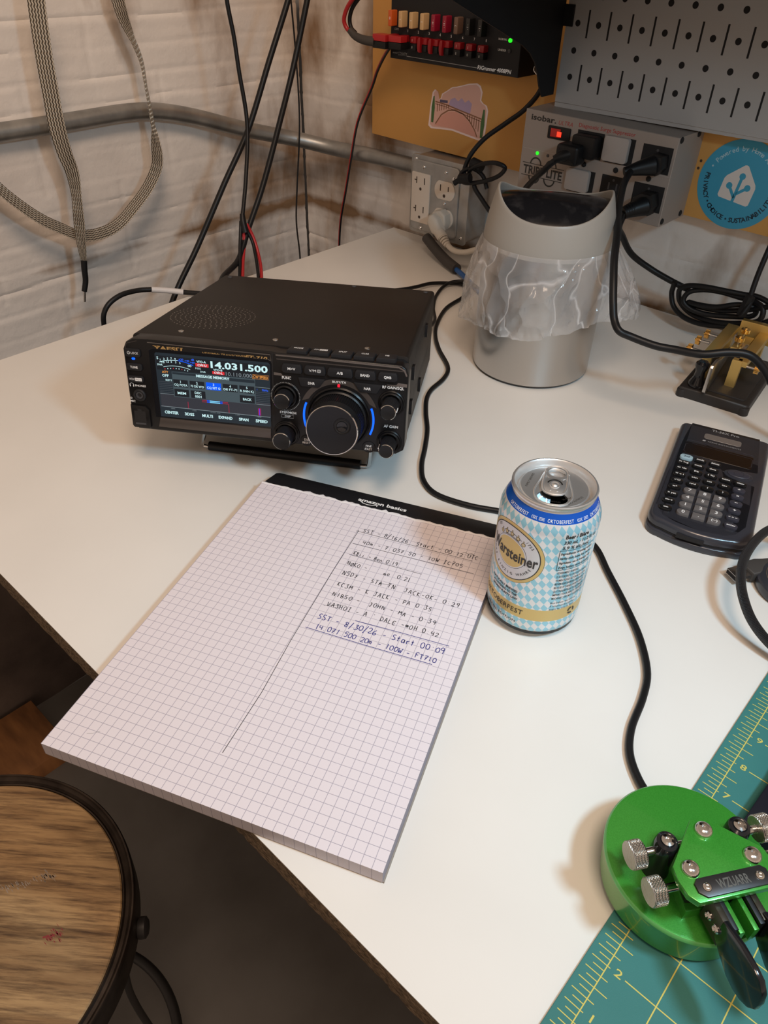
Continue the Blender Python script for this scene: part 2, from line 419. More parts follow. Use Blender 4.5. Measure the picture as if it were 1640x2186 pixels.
mat('st_brown', (0.27, 0.12, 0.06), 0.4)
mat('st_green', (0.06, 0.14, 0.04), 0.4)
mat('st_violet', (0.45, 0.33, 0.48), 0.4)
mat('st_ink', (0.10, 0.08, 0.14), 0.4)

# ------------------------------------------------------------------ mesh builder
TXT = {}
def textgeo(s, bold=0.0, shear=0.0, space=1.0, res=2):
    key = (s, bold, shear, space, res)
    if key not in TXT:
        c = bpy.data.curves.new('t', 'FONT')
        c.body = s; c.size = 1.0; c.offset = bold; c.shear = shear; c.space_character = space
        c.resolution_u = res; c.fill_mode = 'BOTH'
        o = bpy.data.objects.new('t', c)
        me = bpy.data.meshes.new_from_object(o)
        vs = [(v.co.x, v.co.y) for v in me.vertices]
        fs = [tuple(p.vertices) for p in me.polygons]
        # force facing +z
        out = []
        for f in fs:
            ar = sum(vs[f[i]][0] * vs[f[(i + 1) % len(f)]][1] - vs[f[(i + 1) % len(f)]][0] * vs[f[i]][1] for i in range(len(f)))
            out.append(f if ar > 0 else tuple(reversed(f)))
        bpy.data.objects.remove(o); bpy.data.curves.remove(c); bpy.data.meshes.remove(me)
        TXT[key] = (vs, out)
    return TXT[key]

FRONT = Matrix.Rotation(PI / 2, 4, 'X')      # text plane / lathe axis turned to face -y
def Tr(x, y, z): return Matrix.Translation((x, y, z))

class MB:
    def __init__(self):
        self.v = []; self.f = []; self.m = []; self.uv = {}; self.mats = []; self.T = Matrix.Identity(4); self.fn = None
    def mi(self, name):
        if name not in self.mats: self.mats.append(name)
        return self.mats.index(name)
    def add(self, vs, fs, mt, uvs=None, fn=None):
        k = len(self.v); T = self.T; fn = fn or self.fn
        flip = T.determinant() < 0
        for i, p in enumerate(vs):
            if fn: p = fn(*p)
            self.v.append(tuple(T @ Vector(p)))
            if uvs: self.uv[k + i] = uvs[i]
        mi = self.mi(mt)
        for f in fs:
            f = tuple(k + i for i in f)
            self.f.append(tuple(reversed(f)) if flip else f); self.m.append(mi)
    def box(self, x0, x1, y0, y1, z0, z1, mt, bev=0.0):
        if bev: return self.prism([(x0, y0), (x1, y0), (x1, y1), (x0, y1)], z0, z1, mt, bev, 2)
        vs = [(x0, y0, z0), (x1, y0, z0), (x1, y1, z0), (x0, y1, z0), (x0, y0, z1), (x1, y0, z1), (x1, y1, z1), (x0, y1, z1)]
        self.add(vs, [(3, 2, 1, 0), (4, 5, 6, 7), (0, 1, 5, 4), (1, 2, 6, 5), (2, 3, 7, 6), (3, 0, 4, 7)], mt)
        return self
    def prism(self, poly, z0, z1, mt, bev=0.0, seg=2, botbev=0.0, topmat=None, open_top=False):
        n = len(poly)
        ar = sum(poly[i][0] * poly[(i + 1) % n][1] - poly[(i + 1) % n][0] * poly[i][1] for i in range(n))
        if ar < 0: poly = list(reversed(poly))
        def inset(d):
            out = []
            for i in range(n):
                a, b, c = Vector(poly[i - 1]), Vector(poly[i]), Vector(poly[(i + 1) % n])
                e1 = (b - a); e2 = (c - b)
                if e1.length < 1e-9 or e2.length < 1e-9: out.append(tuple(b)); continue
                e1.normalize(); e2.normalize()
                n1 = Vector((-e1.y, e1.x)); n2 = Vector((-e2.y, e2.x))
                nn = n1 + n2
                if nn.length < 1e-6: out.append(tuple(b)); continue
                nn.normalize(); k = max(nn.dot(n1), 0.4)
                out.append(tuple(b + nn * (d / k)))
            return out
        rings = []
        if botbev:
            for s in range(seg + 1):
                a = PI / 2 * s / seg
                rings.append((inset(botbev * (1 - math.sin(a))), z0 + botbev * (1 - math.cos(a))))
        else: rings.append((poly, z0))
        if bev:
            for s in range(seg + 1):
                a = PI / 2 * s / seg
                rings.append((inset(bev * (1 - math.cos(a))), z1 - bev + bev * math.sin(a)))
        else: rings.append((poly, z1))
        vs = [(p[0], p[1], z) for r, z in rings for p in r]
        fs = [tuple(reversed(range(n)))]
        for r in range(len(rings) - 1):
            for i in range(n):
                j = (i + 1) % n
                fs.append((r * n + i, r * n + j, (r + 1) * n + j, (r + 1) * n + i))
        k = (len(rings) - 1) * n
        if topmat is None and not open_top: fs.append(tuple(range(k, k + n)))
        self.add(vs, fs, mt)
        if topmat: self.add([vs[i] for i in range(k, k + n)], [tuple(range(n))], topmat)
        return self
    def flat(self, poly, z, mt):
        n = len(poly)
        ar = sum(poly[i][0] * poly[(i + 1) % n][1] - poly[(i + 1) % n][0] * poly[i][1] for i in range(n))
        if ar < 0: poly = list(reversed(poly))
        self.add([(p[0], p[1], z) for p in poly], [tuple(range(n))], mt); return self
    def rect(self, x0, x1, y0, y1, z, mt): return self.flat([(x0, y0), (x1, y0), (x1, y1), (x0, y1)], z, mt)
    def disc(self, cx, cy, r, z, mt, n=24, ry=None):
        ry = ry or r
        return self.flat([(cx + r * math.cos(2 * PI * i / n), cy + ry * math.sin(2 * PI * i / n)) for i in range(n)], z, mt)
    def ring(self, cx, cy, r0, r1, z, mt, n=48, a0=0, a1=2 * PI):
        full = abs(a1 - a0 - 2 * PI) < 1e-6
        k = n if full else n + 1
        vs = []
        for i in range(k):
            a = a0 + (a1 - a0) * i / n
            vs += [(cx + r0 * math.cos(a), cy + r0 * math.sin(a), z), (cx + r1 * math.cos(a), cy + r1 * math.sin(a), z)]
        fs = [(2 * i, 2 * i + 1, 2 * ((i + 1) % k) + 1, 2 * ((i + 1) % k)) for i in range(n)]
        self.add(vs, fs, mt); return self
    def lathe(self, prof, mt, n=48, mats=None, a0=0.0):
        """prof: (r, z) from bottom/outer up; faces point outwards when z rises on the outside"""
        vs = []; P = len(prof)
        for i in range(n):
            a = a0 + 2 * PI * i / n
            for r, z in prof: vs.append((r * math.cos(a), r * math.sin(a), z))
        groups = {}
        for i in range(n):
            j = (i + 1) % n
            for k in range(P - 1):
                mm = mats[k] if mats else mt
                q = (i * P + k, j * P + k, j * P + k + 1, i * P + k + 1)
                groups.setdefault(mm, []).append(q)
        base = len(self.v)
        self.add(vs, [], mt)
        for mm, qs in groups.items():
            mi = self.mi(mm)
            for q in qs:
                self.f.append(tuple(base + x for x in q)); self.m.append(mi)
        return self
    def tube(self, pts, r, mt, n=10, sub=6, caps=True, rs=None, smooth=True):
        P = spline(pts, sub) if smooth else [Vector(p) for p in pts]
        K = len(P); vs = []; uvs = []
        t0 = (P[1] - P[0]).normalized()
        up = Vector((0, 0, 1)) if abs(t0.z) < 0.9 else Vector((1, 0, 0))
        nx = up.cross(t0).normalized(); dist = 0
        for k in range(K):
            t = (P[min(k + 1, K - 1)] - P[max(k - 1, 0)]).normalized()
            nx = (nx - t * nx.dot(t)).normalized(); ny = t.cross(nx)
            if k: dist += (P[k] - P[k - 1]).length
            rr = rs(k / (K - 1)) if rs else r
            for i in range(n):
                a = 2 * PI * i / n
                vs.append(tuple(P[k] + nx * (math.cos(a) * rr) + ny * (math.sin(a) * rr)))
                uvs.append((abs(2 * i / n - 1), dist))
        fs = [(k * n + i, k * n + (i + 1) % n, (k + 1) * n + (i + 1) % n, (k + 1) * n + i) for k in range(K - 1) for i in range(n)]
        if caps: fs += [tuple(reversed(range(n))), tuple(range((K - 1) * n, K * n))]
        self.add(vs, fs, mt, uvs); return self
    def strokes(self, lines, wd, z, mt):
        """flat pen strokes in the xy plane"""
        for ln in lines:
            P = [Vector((p[0], p[1])) for p in ln]
            if len(P) < 2: continue
            vs = []
            for i, p in enumerate(P):
                t = (P[min(i + 1, len(P) - 1)] - P[max(i - 1, 0)])
                if t.length < 1e-9: t = Vector((1, 0))
                t.normalize(); nn = Vector((-t.y, t.x)) * wd / 2
                vs += [(p.x - nn.x, p.y - nn.y, z), (p.x + nn.x, p.y + nn.y, z)]
            self.add(vs, [(2 * i, 2 * i + 2, 2 * i + 3, 2 * i + 1) for i in range(len(P) - 1)], mt)
        return self
    def text(self, s, x, y, h, mt, z=0.06, align='C', bold=0.0, shear=0.0, sx=1.0, space=1.0, width=None, rot=0.0, fn=None, res=2):
        """h is the capital height; width forces the total width"""
        vs, fs = textgeo(s, bold, shear, space, res)
        if not vs: return self
        k = h / 0.70
        xs = [p[0] for p in vs]; x0, x1 = min(xs), max(xs)
        kx = k * sx
        if width: kx = width / (x1 - x0)
        ox = -(x0 + x1) / 2 if align == 'C' else (-x0 if align == 'L' else -x1)
        c, s_ = math.cos(rot), math.sin(rot)
        out = []
        for p in vs:
            px = (p[0] + ox) * kx; py = (p[1] - 0.35) * k
            out.append((x + px * c - py * s_, y + px * s_ + py * c, z))
        self.add(out, fs, mt, fn=fn); return self
    def mesh(self, name):
        me = bpy.data.meshes.new(name)
        me.from_pydata([(a * S, b * S, c * S) for a, b, c in self.v], [], self.f)
        for mn in self.mats: me.materials.append(MATS[mn])
        me.polygons.foreach_set('material_index', self.m)
        me.polygons.foreach_set('use_smooth', [True] * len(self.f))
        if self.uv:
            ul = me.uv_layers.new(name='UVMap')
            for lp in me.loops:
                ul.data[lp.index].uv = self.uv.get(lp.vertex_index, (0, 0))
        me.update(); me.validate()
        me.set_sharp_from_angle(angle=math.radians(38))
        return me
    def build(self, name, parent=None, label=None):
        o = bpy.data.objects.new(name, self.mesh(name)); col.objects.link(o)
        if parent: o.parent = parent
        if label: o['label'] = label
        return o

def spline(pts, sub):
    P = [Vector(p) for p in pts]
    if len(P) < 3 or sub < 2:
        return P
    out = []
    for i in range(len(P) - 1):
        p0 = P[i - 1] if i else P[0] * 2 - P[1]
        p1, p2 = P[i], P[i + 1]
        p3 = P[i + 2] if i + 2 < len(P) else P[-1] * 2 - P[-2]
        a0 = 0.0; a1 = max((p1 - p0).length, 1e-4) ** .5; a2 = a1 + max((p2 - p1).length, 1e-4) ** .5; a3 = a2 + max((p3 - p2).length, 1e-4) ** .5
        for s in range(sub):
            t = a1 + (a2 - a1) * s / sub
            A1 = p0 * ((a1 - t) / a1) + p1 * (t / a1)
            A2 = p1 * ((a2 - t) / (a2 - a1)) + p2 * ((t - a1) / (a2 - a1))
            A3 = p2 * ((a3 - t) / (a3 - a2)) + p3 * ((t - a2) / (a3 - a2))
            B1 = A1 * ((a2 - t) / a2) + A2 * (t / a2)
            B2 = A2 * ((a3 - t) / (a3 - a1)) + A3 * ((t - a1) / (a3 - a1))
            out.append(B1 * ((a2 - t) / (a2 - a1)) + B2 * ((t - a1) / (a2 - a1)))
    out.append(P[-1])
    return out

def rrect(x0, x1, y0, y1, r, seg=5):
    out = []
    for cx, cy, a in ((x1 - r, y0 + r, -PI / 2), (x1 - r, y1 - r, 0), (x0 + r, y1 - r, PI / 2), (x0 + r, y0 + r, PI)):
        for i in range(seg + 1):
            b = a + PI / 2 * i / seg
            out.append((cx + r * math.cos(b), cy + r * math.sin(b)))
    return out
def circle(cx, cy, r, n=32, ry=None):
    return [(cx + r * math.cos(2 * PI * i / n), cy + (ry or r) * math.sin(2 * PI * i / n)) for i in range(n)]
def gear(r0, r1, n):
    out = []
    for i in range(n):
        for k, r in ((0, r0), (0.25, r1), (0.5, r1), (0.75, r0)):
            a = 2 * PI * (i + k) / n
            out.append((r * math.cos(a), r * math.sin(a)))
    return out

def tag(o, label, cat, group=None, kind=None):
    o['label'] = label; o['category'] = cat
    if group: o['group'] = group
    if kind: o['kind'] = kind
    return o
def thing(name, label, cat, loc=(0, 0, 0), rot=(0, 0, 0), group=None):
    o = bpy.data.objects.new(name, None); o.empty_display_size = 0.01
    col.objects.link(o)
    o.location = Vector(loc) * S; o.rotation_euler = rot
    return tag(o, label, cat, group)
def struct(o):
    o['kind'] = 'structure'; return o
def one(mb, name, label, cat, group=None):
    return tag(mb.build(name), label, cat, group)
def rnd(a, b): return random.uniform(a, b)

# ================================================================== THE SETTING
FLOOR = -770.0
def wall_grid(us, zs, place, seed):
    """painted masonry: combed courses with wavering edges, real relief"""
    rn = random.Random(seed)
    courses = []; z = -800.0
    while z < 460:
        courses.append((z, rn.uniform(0.35, 1.0), rn.uniform(0, 100)))
        z += rn.choice((24, 29, 31, 33, 36))
    joints = []
    zz = -800.0; k = 0
    while zz < 460:
        hgt = 128
        joints.append((zz, zz + hgt, [(-2000 + 205 * j + (95 if k % 2 else 0) + rn.uniform(-8, 8)) for j in range(22)]))
        zz += hgt; k += 1
    vs = []; nz = len(zs)
    for u in us:
        for zc in zs:
            dpt = 1.6 * noise.noise(Vector((u * 0.012, zc * 0.02, seed))) + 0.5 * noise.noise(Vector((u * 0.05, zc * 0.06, seed + 9)))
            for cz, st, ph in courses:
                if abs(zc - cz) < 16:
                    c0 = cz + 3.0 * noise.noise(Vector((u * 0.010, ph, seed)))
                    fade = 0.62 + 0.6 * noise.noise(Vector((u * 0.007, ph + 31, seed)))
                    dd = (zc - c0)
                    dpt -= 2.3 * st * max(0.1, fade) * math.exp(-(dd / 2.1) ** 2)
                    dpt += 0.5 * st * math.exp(-((dd + 7) / 5) ** 2)
            for z0, z1, js in joints:
                if z0 <= zc < z1:
                    for ju in js:
                        dj = u - ju - 3 * noise.noise(Vector((zc * 0.03, ju, 1)))
                        if abs(dj) < 12: dpt -= 1.2 * math.exp(-(dj / 3.5) ** 2)
            vs.append(place(u, zc, dpt))
    fs = []
    for i in range(len(us) - 1):
        for j in range(nz - 1):
            a = i * nz + j
            fs.append((a, a + nz, a + nz + 1, a + 1))
    return vs, fs
def frange(a, b, s):
    out = []; x = a
    while x < b - 1e-6: out.append(x); x += s
    return out + [b]

zs = frange(-770, -150, 10) + frange(-147, 430, 3.0)
us = frange(-1500, -640, 25) + frange(-636, 0, 3.4)
vs, fs = wall_grid(us, zs, lambda u, z, d: (-217 + d, u, z), 3)
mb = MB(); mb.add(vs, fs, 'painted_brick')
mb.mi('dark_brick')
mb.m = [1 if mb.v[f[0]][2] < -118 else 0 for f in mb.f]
struct(mb.build('wall_left'))
us = frange(-217, 720, 3.6) + [760, 900, 1200, 1700]
zs = frange(-770, -150, 12) + frange(-147, 430, 3.2)
vs, fs = wall_grid(us, zs, lambda u, z, d: (u, 6 - d * 0.9, z), 11)
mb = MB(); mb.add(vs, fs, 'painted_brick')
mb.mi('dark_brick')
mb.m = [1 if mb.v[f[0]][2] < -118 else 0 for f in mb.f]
struct(mb.build('wall_back'))

mb = MB(); mb.box(-217, 1700, -1500, 6, FLOOR - 20, FLOOR, 'floor_paint')
struct(mb.build('floor'))

# a bare plank on the floor against the left wall
mb = MB(); mb.box(-208, -70, -1150, -740, FLOOR, FLOOR + 34, 'floor_plank', 1.5)
one(mb, 'floor_plank', 'orange brown bare wooden plank on the floor against the dark wall', 'plank')

# ------------------------------------------------------------------ desk
desk = thing('desk', 'white laminate desk top with rough brown chipboard edge', 'desk', (700, -414, FLOOR))
dz = -FLOOR
mb = MB(); mb.T = Tr(-700, 414, dz)
D0 = -827
mb.box(0, 1500, D0, -1, -1.0, 0, 'desk_white')
mb.build('laminate_surface', desk)
mb = MB(); mb.T = Tr(-700, 414, dz)
# ragged chipboard core
rn = random.Random(5)
xs = frange(0, 1500, 4.0); top = []; bot = []
vs = []; 
for x in xs:
    e = rn.uniform(-0.5, 0.5) + (rn.uniform(-1.6, 0.2) if rn.random() < 0.10 else 0)
    vs += [(x, D0 + 0.4 + e * .6, -1.0), (x, D0 - 0.2 + rn.uniform(-.5, .5), -7), (x, D0 + rn.uniform(-.4, .4), -13), (x, D0 + rn.uniform(-.4, .4), -19), (x, -1, -19), (x, -1, -1.0)]
fs = []
for i in range(len(xs) - 1):
    for k in range(6):
        a = i * 6 + k; b_ = i * 6 + (k + 1) % 6
        fs.append((a, b_, b_ + 6, a + 6))
fs += [tuple(range(6))[::-1], tuple(range((len(xs) - 1) * 6, len(xs) * 6))]
fs = [tuple(reversed(f)) for f in fs]
mb.add(vs, fs, 'chipboard')
mb.build('chipboard_core', desk)
for lx, ly in ((60, -120), (1440, -120), (60, -60 - 620), (1440, -680)):
    if lx == 60 and ly < -600: continue
    mb = MB(); mb.T = Tr(-700, 414, dz)
    mb.box(lx - 22, lx + 22, ly - 22, ly + 22, FLOOR, -19, 'black_paint', 1)
    mb.build('leg', desk)

# ------------------------------------------------------------------ wall fixtures
# MDF board
mb = MB(); mb.T = Matrix(((1, 0, 0, 0), (0, 0, 1, -18), (0, 1, 0, 0), (0, 0, 0, 1)))
mb = MB(); mb.T = Tr(0, -18, 0) @ FRONT
mb.prism([(-35, 138.5), (800, 120), (800, 470), (-35, 470)], -17.0, 0, 'mdf', 0.8, 2)
for hx, hz in ((482, 188), (481, 180)): mb.disc(hx, hz, 1.6, 0.06, 'slot_dark', 12)
one(mb, 'wall_board', 'tan fibreboard panel fixed flat on the painted brick wall', 'board')

# conduit
mb = MB()
mb.tube([(-203, -1200, 182), (-203, -900, 182), (-203, -536, 182), (-203, -425, 182), (-203, -330, 182.5), (-202, -290, 179), (-200, -236, 167), (-186, -146, 139), (-152, -62, 117), (-107, -26, 106), (-33, -16, 106), (30, -15, 106), (84, -15, 106)], 11.2, 'galvanised', n=20, sub=8)
mb.T = Matrix.Translation((74, -15, 106)) @ Matrix.Rotation(PI / 2, 4, 'Y')
mb.lathe([(11, -14), (15, -14), (15, 0), (11, 0)], 'galvanised', 20)
one(mb, 'conduit', 'grey metal conduit pipe running along both brick walls', 'pipe')

# outlet box
ob = thing('outlet_box', 'galvanised outlet box with two receptacles below the fibreboard panel', 'outlet box', (126, 0, 24))
def wallmb(th):
    m_ = MB(); m_.T = Matrix.Translation(-th.location / S); return m_
mb = wallmb(ob)
mb.T = mb.T @ FRONT
mb.prism(rrect(76, 180, 26, 132, 7, 5), 0, 46, 'box_steel', 1.5, 2)
for (cx, cy) in ((104, 0),): pass
mb.build('box_body', ob)
mb = wallmb(ob); mb.T = mb.T @ Tr(0, -46, 0) @ FRONT
mb.prism(rrect(74, 182, 24, 134, 6, 5), 0, 3.0, 'box_steel', 1.0, 2)
mb.prism(rrect(78, 166, 29, 128, 8, 4), 3.0, 6.0, 'box_steel', 2.0, 3)
mb.build('cover_plate', ob)
mb = wallmb(ob); mb.T = mb.T @ Tr(0, -52, 0) @ FRONT
mb.prism(rrect(80, 114.5, 41, 111, 1.5, 3), 0, 1.8, 'outlet_ivory', 0.6, 2)
for zc in (98, 58):
    mb.rect(88.6, 90.4, zc - 2, zc + 7, 1.85, 'slot_dark'); mb.rect(85.4, 88.6, zc + 1.8, zc + 3.4, 1.85, 'slot_dark')
    mb.rect(103.4, 105.2, zc - 2, zc + 7, 1.85, 'slot_dark'); mb.disc(97.2, zc - 9, 2.2, 1.85, 'slot_dark', 14)
mb.build('decorator_receptacle', ob)
def duplex(cx, cz):
    p = [(cx + 18.5 * math.cos(a), cz + 16 * math.sin(a)) for a in [2 * PI * i / 40 for i in range(40)]]
    return [(x, max(cz - 12.5, min(cz + 12.5, y))) for x, y in p]
for zc in (95, 57):
    mb = wallmb(ob); mb.T = mb.T @ Tr(0, -52, 0) @ FRONT
    mb.prism([(max(123, min(160.5, x)), y) for x, y in duplex(141.7, zc)], 0, 1.6, 'outlet_ivory', 0.5, 2)
    mb.rect(133.4, 135.2, zc - 1, zc + 7.5, 1.65, 'slot_dark'); mb.rect(147.8, 149.6, zc - 0, zc + 6.5, 1.65, 'slot_dark'); mb.disc(141.7, zc - 7, 2.4, 1.65, 'slot_dark', 14)
    mb.build('duplex_receptacle', ob)
for x, z in ((83, 127), (101, 119), (141.5, 119), (142, 77), (99, 33), (174, 34), (156, 113.5), (174, 127)):
    mb = wallmb(ob); mb.T = mb.T @ Tr(x, -49 if (x > 170 or x < 84) else -52, z) @ FRONT
    mb.lathe([(2.6, 0), (2.6, 0.6), (1.8, 1.5), (0, 1.8)], 'chrome', 16)
    mb.build('screw', ob)

# ------------------------------------------------------------------ pegboard, bracket, shelf
mb = MB(); mb.T = Tr(0, -45, 0) @ FRONT
PX, PZ = 311.6, 255.4; P = 26.62; tilt = -0.0095
def pegc(i, j, dx=0.0): return (PX + i * P + dx, PZ + j * P + tilt * (i * P))
# sheet with true openings is drawn as the sheet plus recessed dark wells behind it
mb.prism([(296, 227.5), (900, 221.8), (900, 430), (296, 430)], -1.6, 0, 'peg_paint', 0.3, 1)
mb.box(296, 900, 222, 227, -26, -1, 'peg_paint'); mb.box(296, 298, 228, 430, -26, -1, 'peg_paint')
for i in range(0, 20):
    for j in range(0, 6):
        cx, cz = pegc(i, j)
        if i == 0 and j > 2 and cz > 330: pass
        mb.disc(cx, cz, 3.3, 0.05, 'hole_dark', 16)
for i in range(0, 20):
    for j in (0, 2, 4):
        cx, cz = pegc(i, j, P * 0.5)
        mb.prism([(cx - 1.1, cz - 13.5), (cx + 1.1, cz - 13.5), (cx + 1.1, cz + 13.5), (cx - 1.1, cz + 13.5)], 0.0, 0.06, 'hole_dark')
one(mb, 'pegboard', 'light grey metal pegboard with round holes and vertical slots', 'pegboard')

br = thing('shelf_bracket', 'black sheet metal shelf bracket hooked on the pegboard edge', 'bracket', (293, -45, 234))
mb = wallmb(br)
# outline in (y, z), extruded along x
pts = [(-44, 430), (-300, 430), (-300, 353), (-255.6, 337.3), (-203.6, 318.8), (-149.9, 300), (-126, 291.5), (-108, 282.5), (-95, 272), (-86, 259), (-80, 247), (-70.8, 234.7), (-46.2, 235), (-46.2, 430)]
mb.T = mb.T @ Matrix(((0, 0, 1, 291.5), (1, 0, 0, 0), (0, 1, 0, 0), (0, 0, 0, 1)))
mb.prism(pts[1:], 0, 2.0, 'black_paint', 0.0)
mb.build('side_plate', br)
mb = wallmb(br)
mb.box(291, 306, -48.5, -46.0, 305, 326, 'black_paint', 0.5)
mb.build('hook_tab', br)
mb = MB(); mb.box(288, 1100, -375, -47, 431, 449, 'black_paint', 1)
one(mb, 'wall_shelf', 'black shelf carried by the metal bracket above the pegboard', 'shelf')

# ------------------------------------------------------------------ surge suppressor
su = thing('surge_suppressor', 'beige metal surge suppressor box with six outlets on the fibreboard', 'surge suppressor', (379, -18, 127))
mb = wallmb(su); mb.T = mb.T @ Tr(0, -18, 0) @ FRONT
mb.prism([(281, 128.5), (477.5, 126.5), (477.5, 220), (281, 222.5)], 0, 64, 'surge_beige', 0.6, 1)
mb.build('housing', su)
mb = wallmb(su); mb.T = mb.T @ Tr(0, -82, 0) @ FRONT
mb.rect(283, 476, 131, 218, 0.05, 'surge_beige')
mb.text('isobar.', 307, 215.0, 6.0, 'can_ink', 0.12, bold=0.03, width=35)
mb.text('ULTRA', 337.4, 213.9, 4.6, 'surge_red', 0.12, shear=0.25, width=19)
mb.text('Diagnostic Surge Suppressor', 391, 215.3, 4.2, 'surge_red', 0.12, width=72, bold=0.01)
mb.text('TRIPP LITE', 315, 156.5, 9.5, 'can_ink', 0.14, bold=0.03, width=56)
mb.rect(285, 345, 163.2, 164, 0.12, 'can_ink'); mb.rect(285, 345, 149, 149.8, 0.12, 'can_ink')
mb.ring(304, 163.5, 6.5, 8.3, 0.12, 'can_ink', 16, 0, PI); mb.ring(326, 163.5, 6.5, 8.3, 0.12, 'can_ink', 16, 0, PI)
mb.ring(304, 149.5, 6.5, 8.3, 0.12, 'can_ink', 16, PI, 2 * PI); mb.ring(326, 149.5, 6.5, 8.3, 0.12, 'can_ink', 16, PI, 2 * PI)
mb.strokes([[(283, 180), (340, 179.2), (368, 180), (380, 180)], [(380, 180.5), (420, 181.5)], [(445, 181.5), (476, 180)]], 0.5, 0.12, 'surge_cap')
mb.build('face_plate', su)
mb = wallmb(su); mb.T = mb.T @ Tr(0, -82, 0) @ FRONT
mb.prism(rrect(315.5, 346, 195.5, 209.5, 1.5, 3), 0, 1.5, 'black_plastic', 0.4, 2)
mb.box(320, 333, 198, 207, 1.5, 2.6, 'switch_red', 0.3); mb.box(329, 335, 199, 204.5, 2.6, 2.8, 'switch_glow', 0.1)
mb.build('rocker_switch', su, 'lit red rocker switch')
mb = wallmb(su); mb.T = mb.T @ Tr(0, -82, 0) @ FRONT
mb.prism(circle(304.5, 176.5, 2.1, 16), 0, 1.0, 'led_green', 0.3, 2)
mb.build('indicator_lamp', su, 'green indicator lamp')
mb = wallmb(su); mb.T = mb.T @ Tr(0, -82, 0) @ FRONT
mb.prism(circle(319.5, 176, 1.8, 16), 0, 0.8, 'dark_grey', 0.3, 2)
mb.build('indicator_lamp', su, 'unlit indicator lamp')
outs = [(355, 390, 182.5, 210.5), (394, 429, 182.5, 210.5), (438.5, 474, 181.5, 209), (352, 387, 143, 169), (396, 427, 142, 169.5), (437.5, 474.5, 141, 169)]
for k, (x0, x1, z0, z1) in enumerate(outs):
    mb = wallmb(su); mb.T = mb.T @ Tr(0, -82, 0) @ FRONT
    mb.rect(x0, x1, z0, z1, 0.15, 'hole_dark')
    if k in (4,):
        for q in (-5, 5): mb.rect((x0 + x1) / 2 + q - 1, (x0 + x1) / 2 + q + 1, z0 + 12, z0 + 20, 0.2, 'dark_grey')
    if k in (2, 5, 4): mb.disc((x0 + x1) / 2, z1 - 4.5, 1.5, 0.2, 'dark_grey', 10)
    mb.build('outlet', su)
    if k in (1, 3):
        mb = wallmb(su); mb.T = mb.T @ Tr(0, -82, 0) @ FRONT
        mb.prism(rrect(x0 - 1.5, x1 - 5.5, z0 + 2, z1 + 0.5, 3.5, 4), 0.2, 5.5, 'surge_cap', 1.0, 2)
        mb.build('outlet_cap', su, 'beige square outlet safety cap')
for x, z in ((370, 175), (411.5, 176), (453, 174.5)):
    mb = wallmb(su); mb.T = mb.T @ Tr(x, -82, z) @ FRONT
    mb.lathe([(3.0, 0), (3.0, 0.8), (2.2, 1.6), (0, 1.9)], 'hole_dark', 16)
    mb.build('screw', su)
for y, z in ((-76, 217), (-33, 217.5), (-76.5, 132), (-29, 131.5)):
    mb = wallmb(su); mb.T = mb.T @ Tr(477.5, y, z) @ Matrix.Rotation(PI / 2, 4, 'Y')
    mb.lathe([(3.4, 0), (3.4, 0.6), (2.6, 1.5), (0, 1.8)], 'hole_dark', 16)
    mb.build('screw', su)
mb = wallmb(su)
mb.tube([(283, -60, 180), (272, -52, 172), (270, -46, 150), (276, -44, 130), (290, -40, 124)], 4.5, 'surge_beige', n=10)
mb.build('cord_stub', su)

# power plugs with their cords
def cord(name, label, pts, r=3.6, body=None, dr=None, m_='black_rubber'):
    """body: boxes (x0,x1,z0,z1,y0,y1) of the plug"""
    th = thing(name, label, 'cable', pts[0], group='power cords from the surge suppressor')
    mb = wallmb(th); mb.tube(pts, r, m_, n=12, sub=8); mb.build('cord', th)
    if body:
        mb = wallmb(th)
        body(mb); mb.build('plug', th)
    return th
def plug_a(mb):
    T0 = mb.T
    mb.T = T0 @ Tr(0, -82, 0) @ FRONT
    mb.prism(rrect(357, 388, 184, 208, 3, 3), 0.3, 16, 'black_rubber', 2, 2)
    mb.prism(rrect(346, 375, 177, 199, 4, 3), 10, 30, 'black_rubber', 4, 3)
    mb.T = T0
    mb.tube([(366, -104, 190), (356, -112, 186), (349, -117, 182)], 7.5, 'black_rubber', n=14, rs=lambda t: 7.5 - 3.0 * t)
def plug_b(mb):
    T0 = mb.T
    mb.T = T0 @ Tr(0, -82, 0) @ FRONT
    mb.prism([(441, 185), (466, 182), (472, 190), (470, 202), (458, 203), (446, 196)], 0.3, 18, 'black_rubber', 3, 2)
    mb.T = T0
    mb.tube([(462, -98, 193), (452, -108, 190), (440, -120, 186)], 9, 'black_rubber', n=14, rs=lambda t: 11 - 6.5 * t)
def plug_c(mb):
    T0 = mb.T
    mb.T = T0 @ Tr(0, -82, 0) @ FRONT
    mb.prism([(445, 143), (468, 140), (472, 150), (468, 163), (455, 163), (446, 156)], 0.3, 18, 'black_rubber', 3, 2)
    mb.T = T0
    mb.tube([(462, -96, 150), (455, -106, 147), (448, -116, 143)], 9, 'black_rubber', n=14, rs=lambda t: 11 - 4.5 * t)
    for k in range(4):
        t_ = k / 4
        mb.tube([(454 - 6 * t_, -107 - 9 * t_, 147 - 3.5 * t_), (452.6 - 6 * t_, -109 - 9 * t_, 146.2 - 3.5 * t_)], 8.4 - 2 * t_, 'black_rubber', n=14, smooth=False)
cord('power_cable', 'black power cord plugged beside the red switch and dropping behind the bin',
     [(356, -112, 186), (347, -118, 178), (338, -119, 168), (322, -112, 154), (292, -92, 122), (272, -70, 84), (268, -55, 40), (270, -50, 5)], 3.6, plug_a)
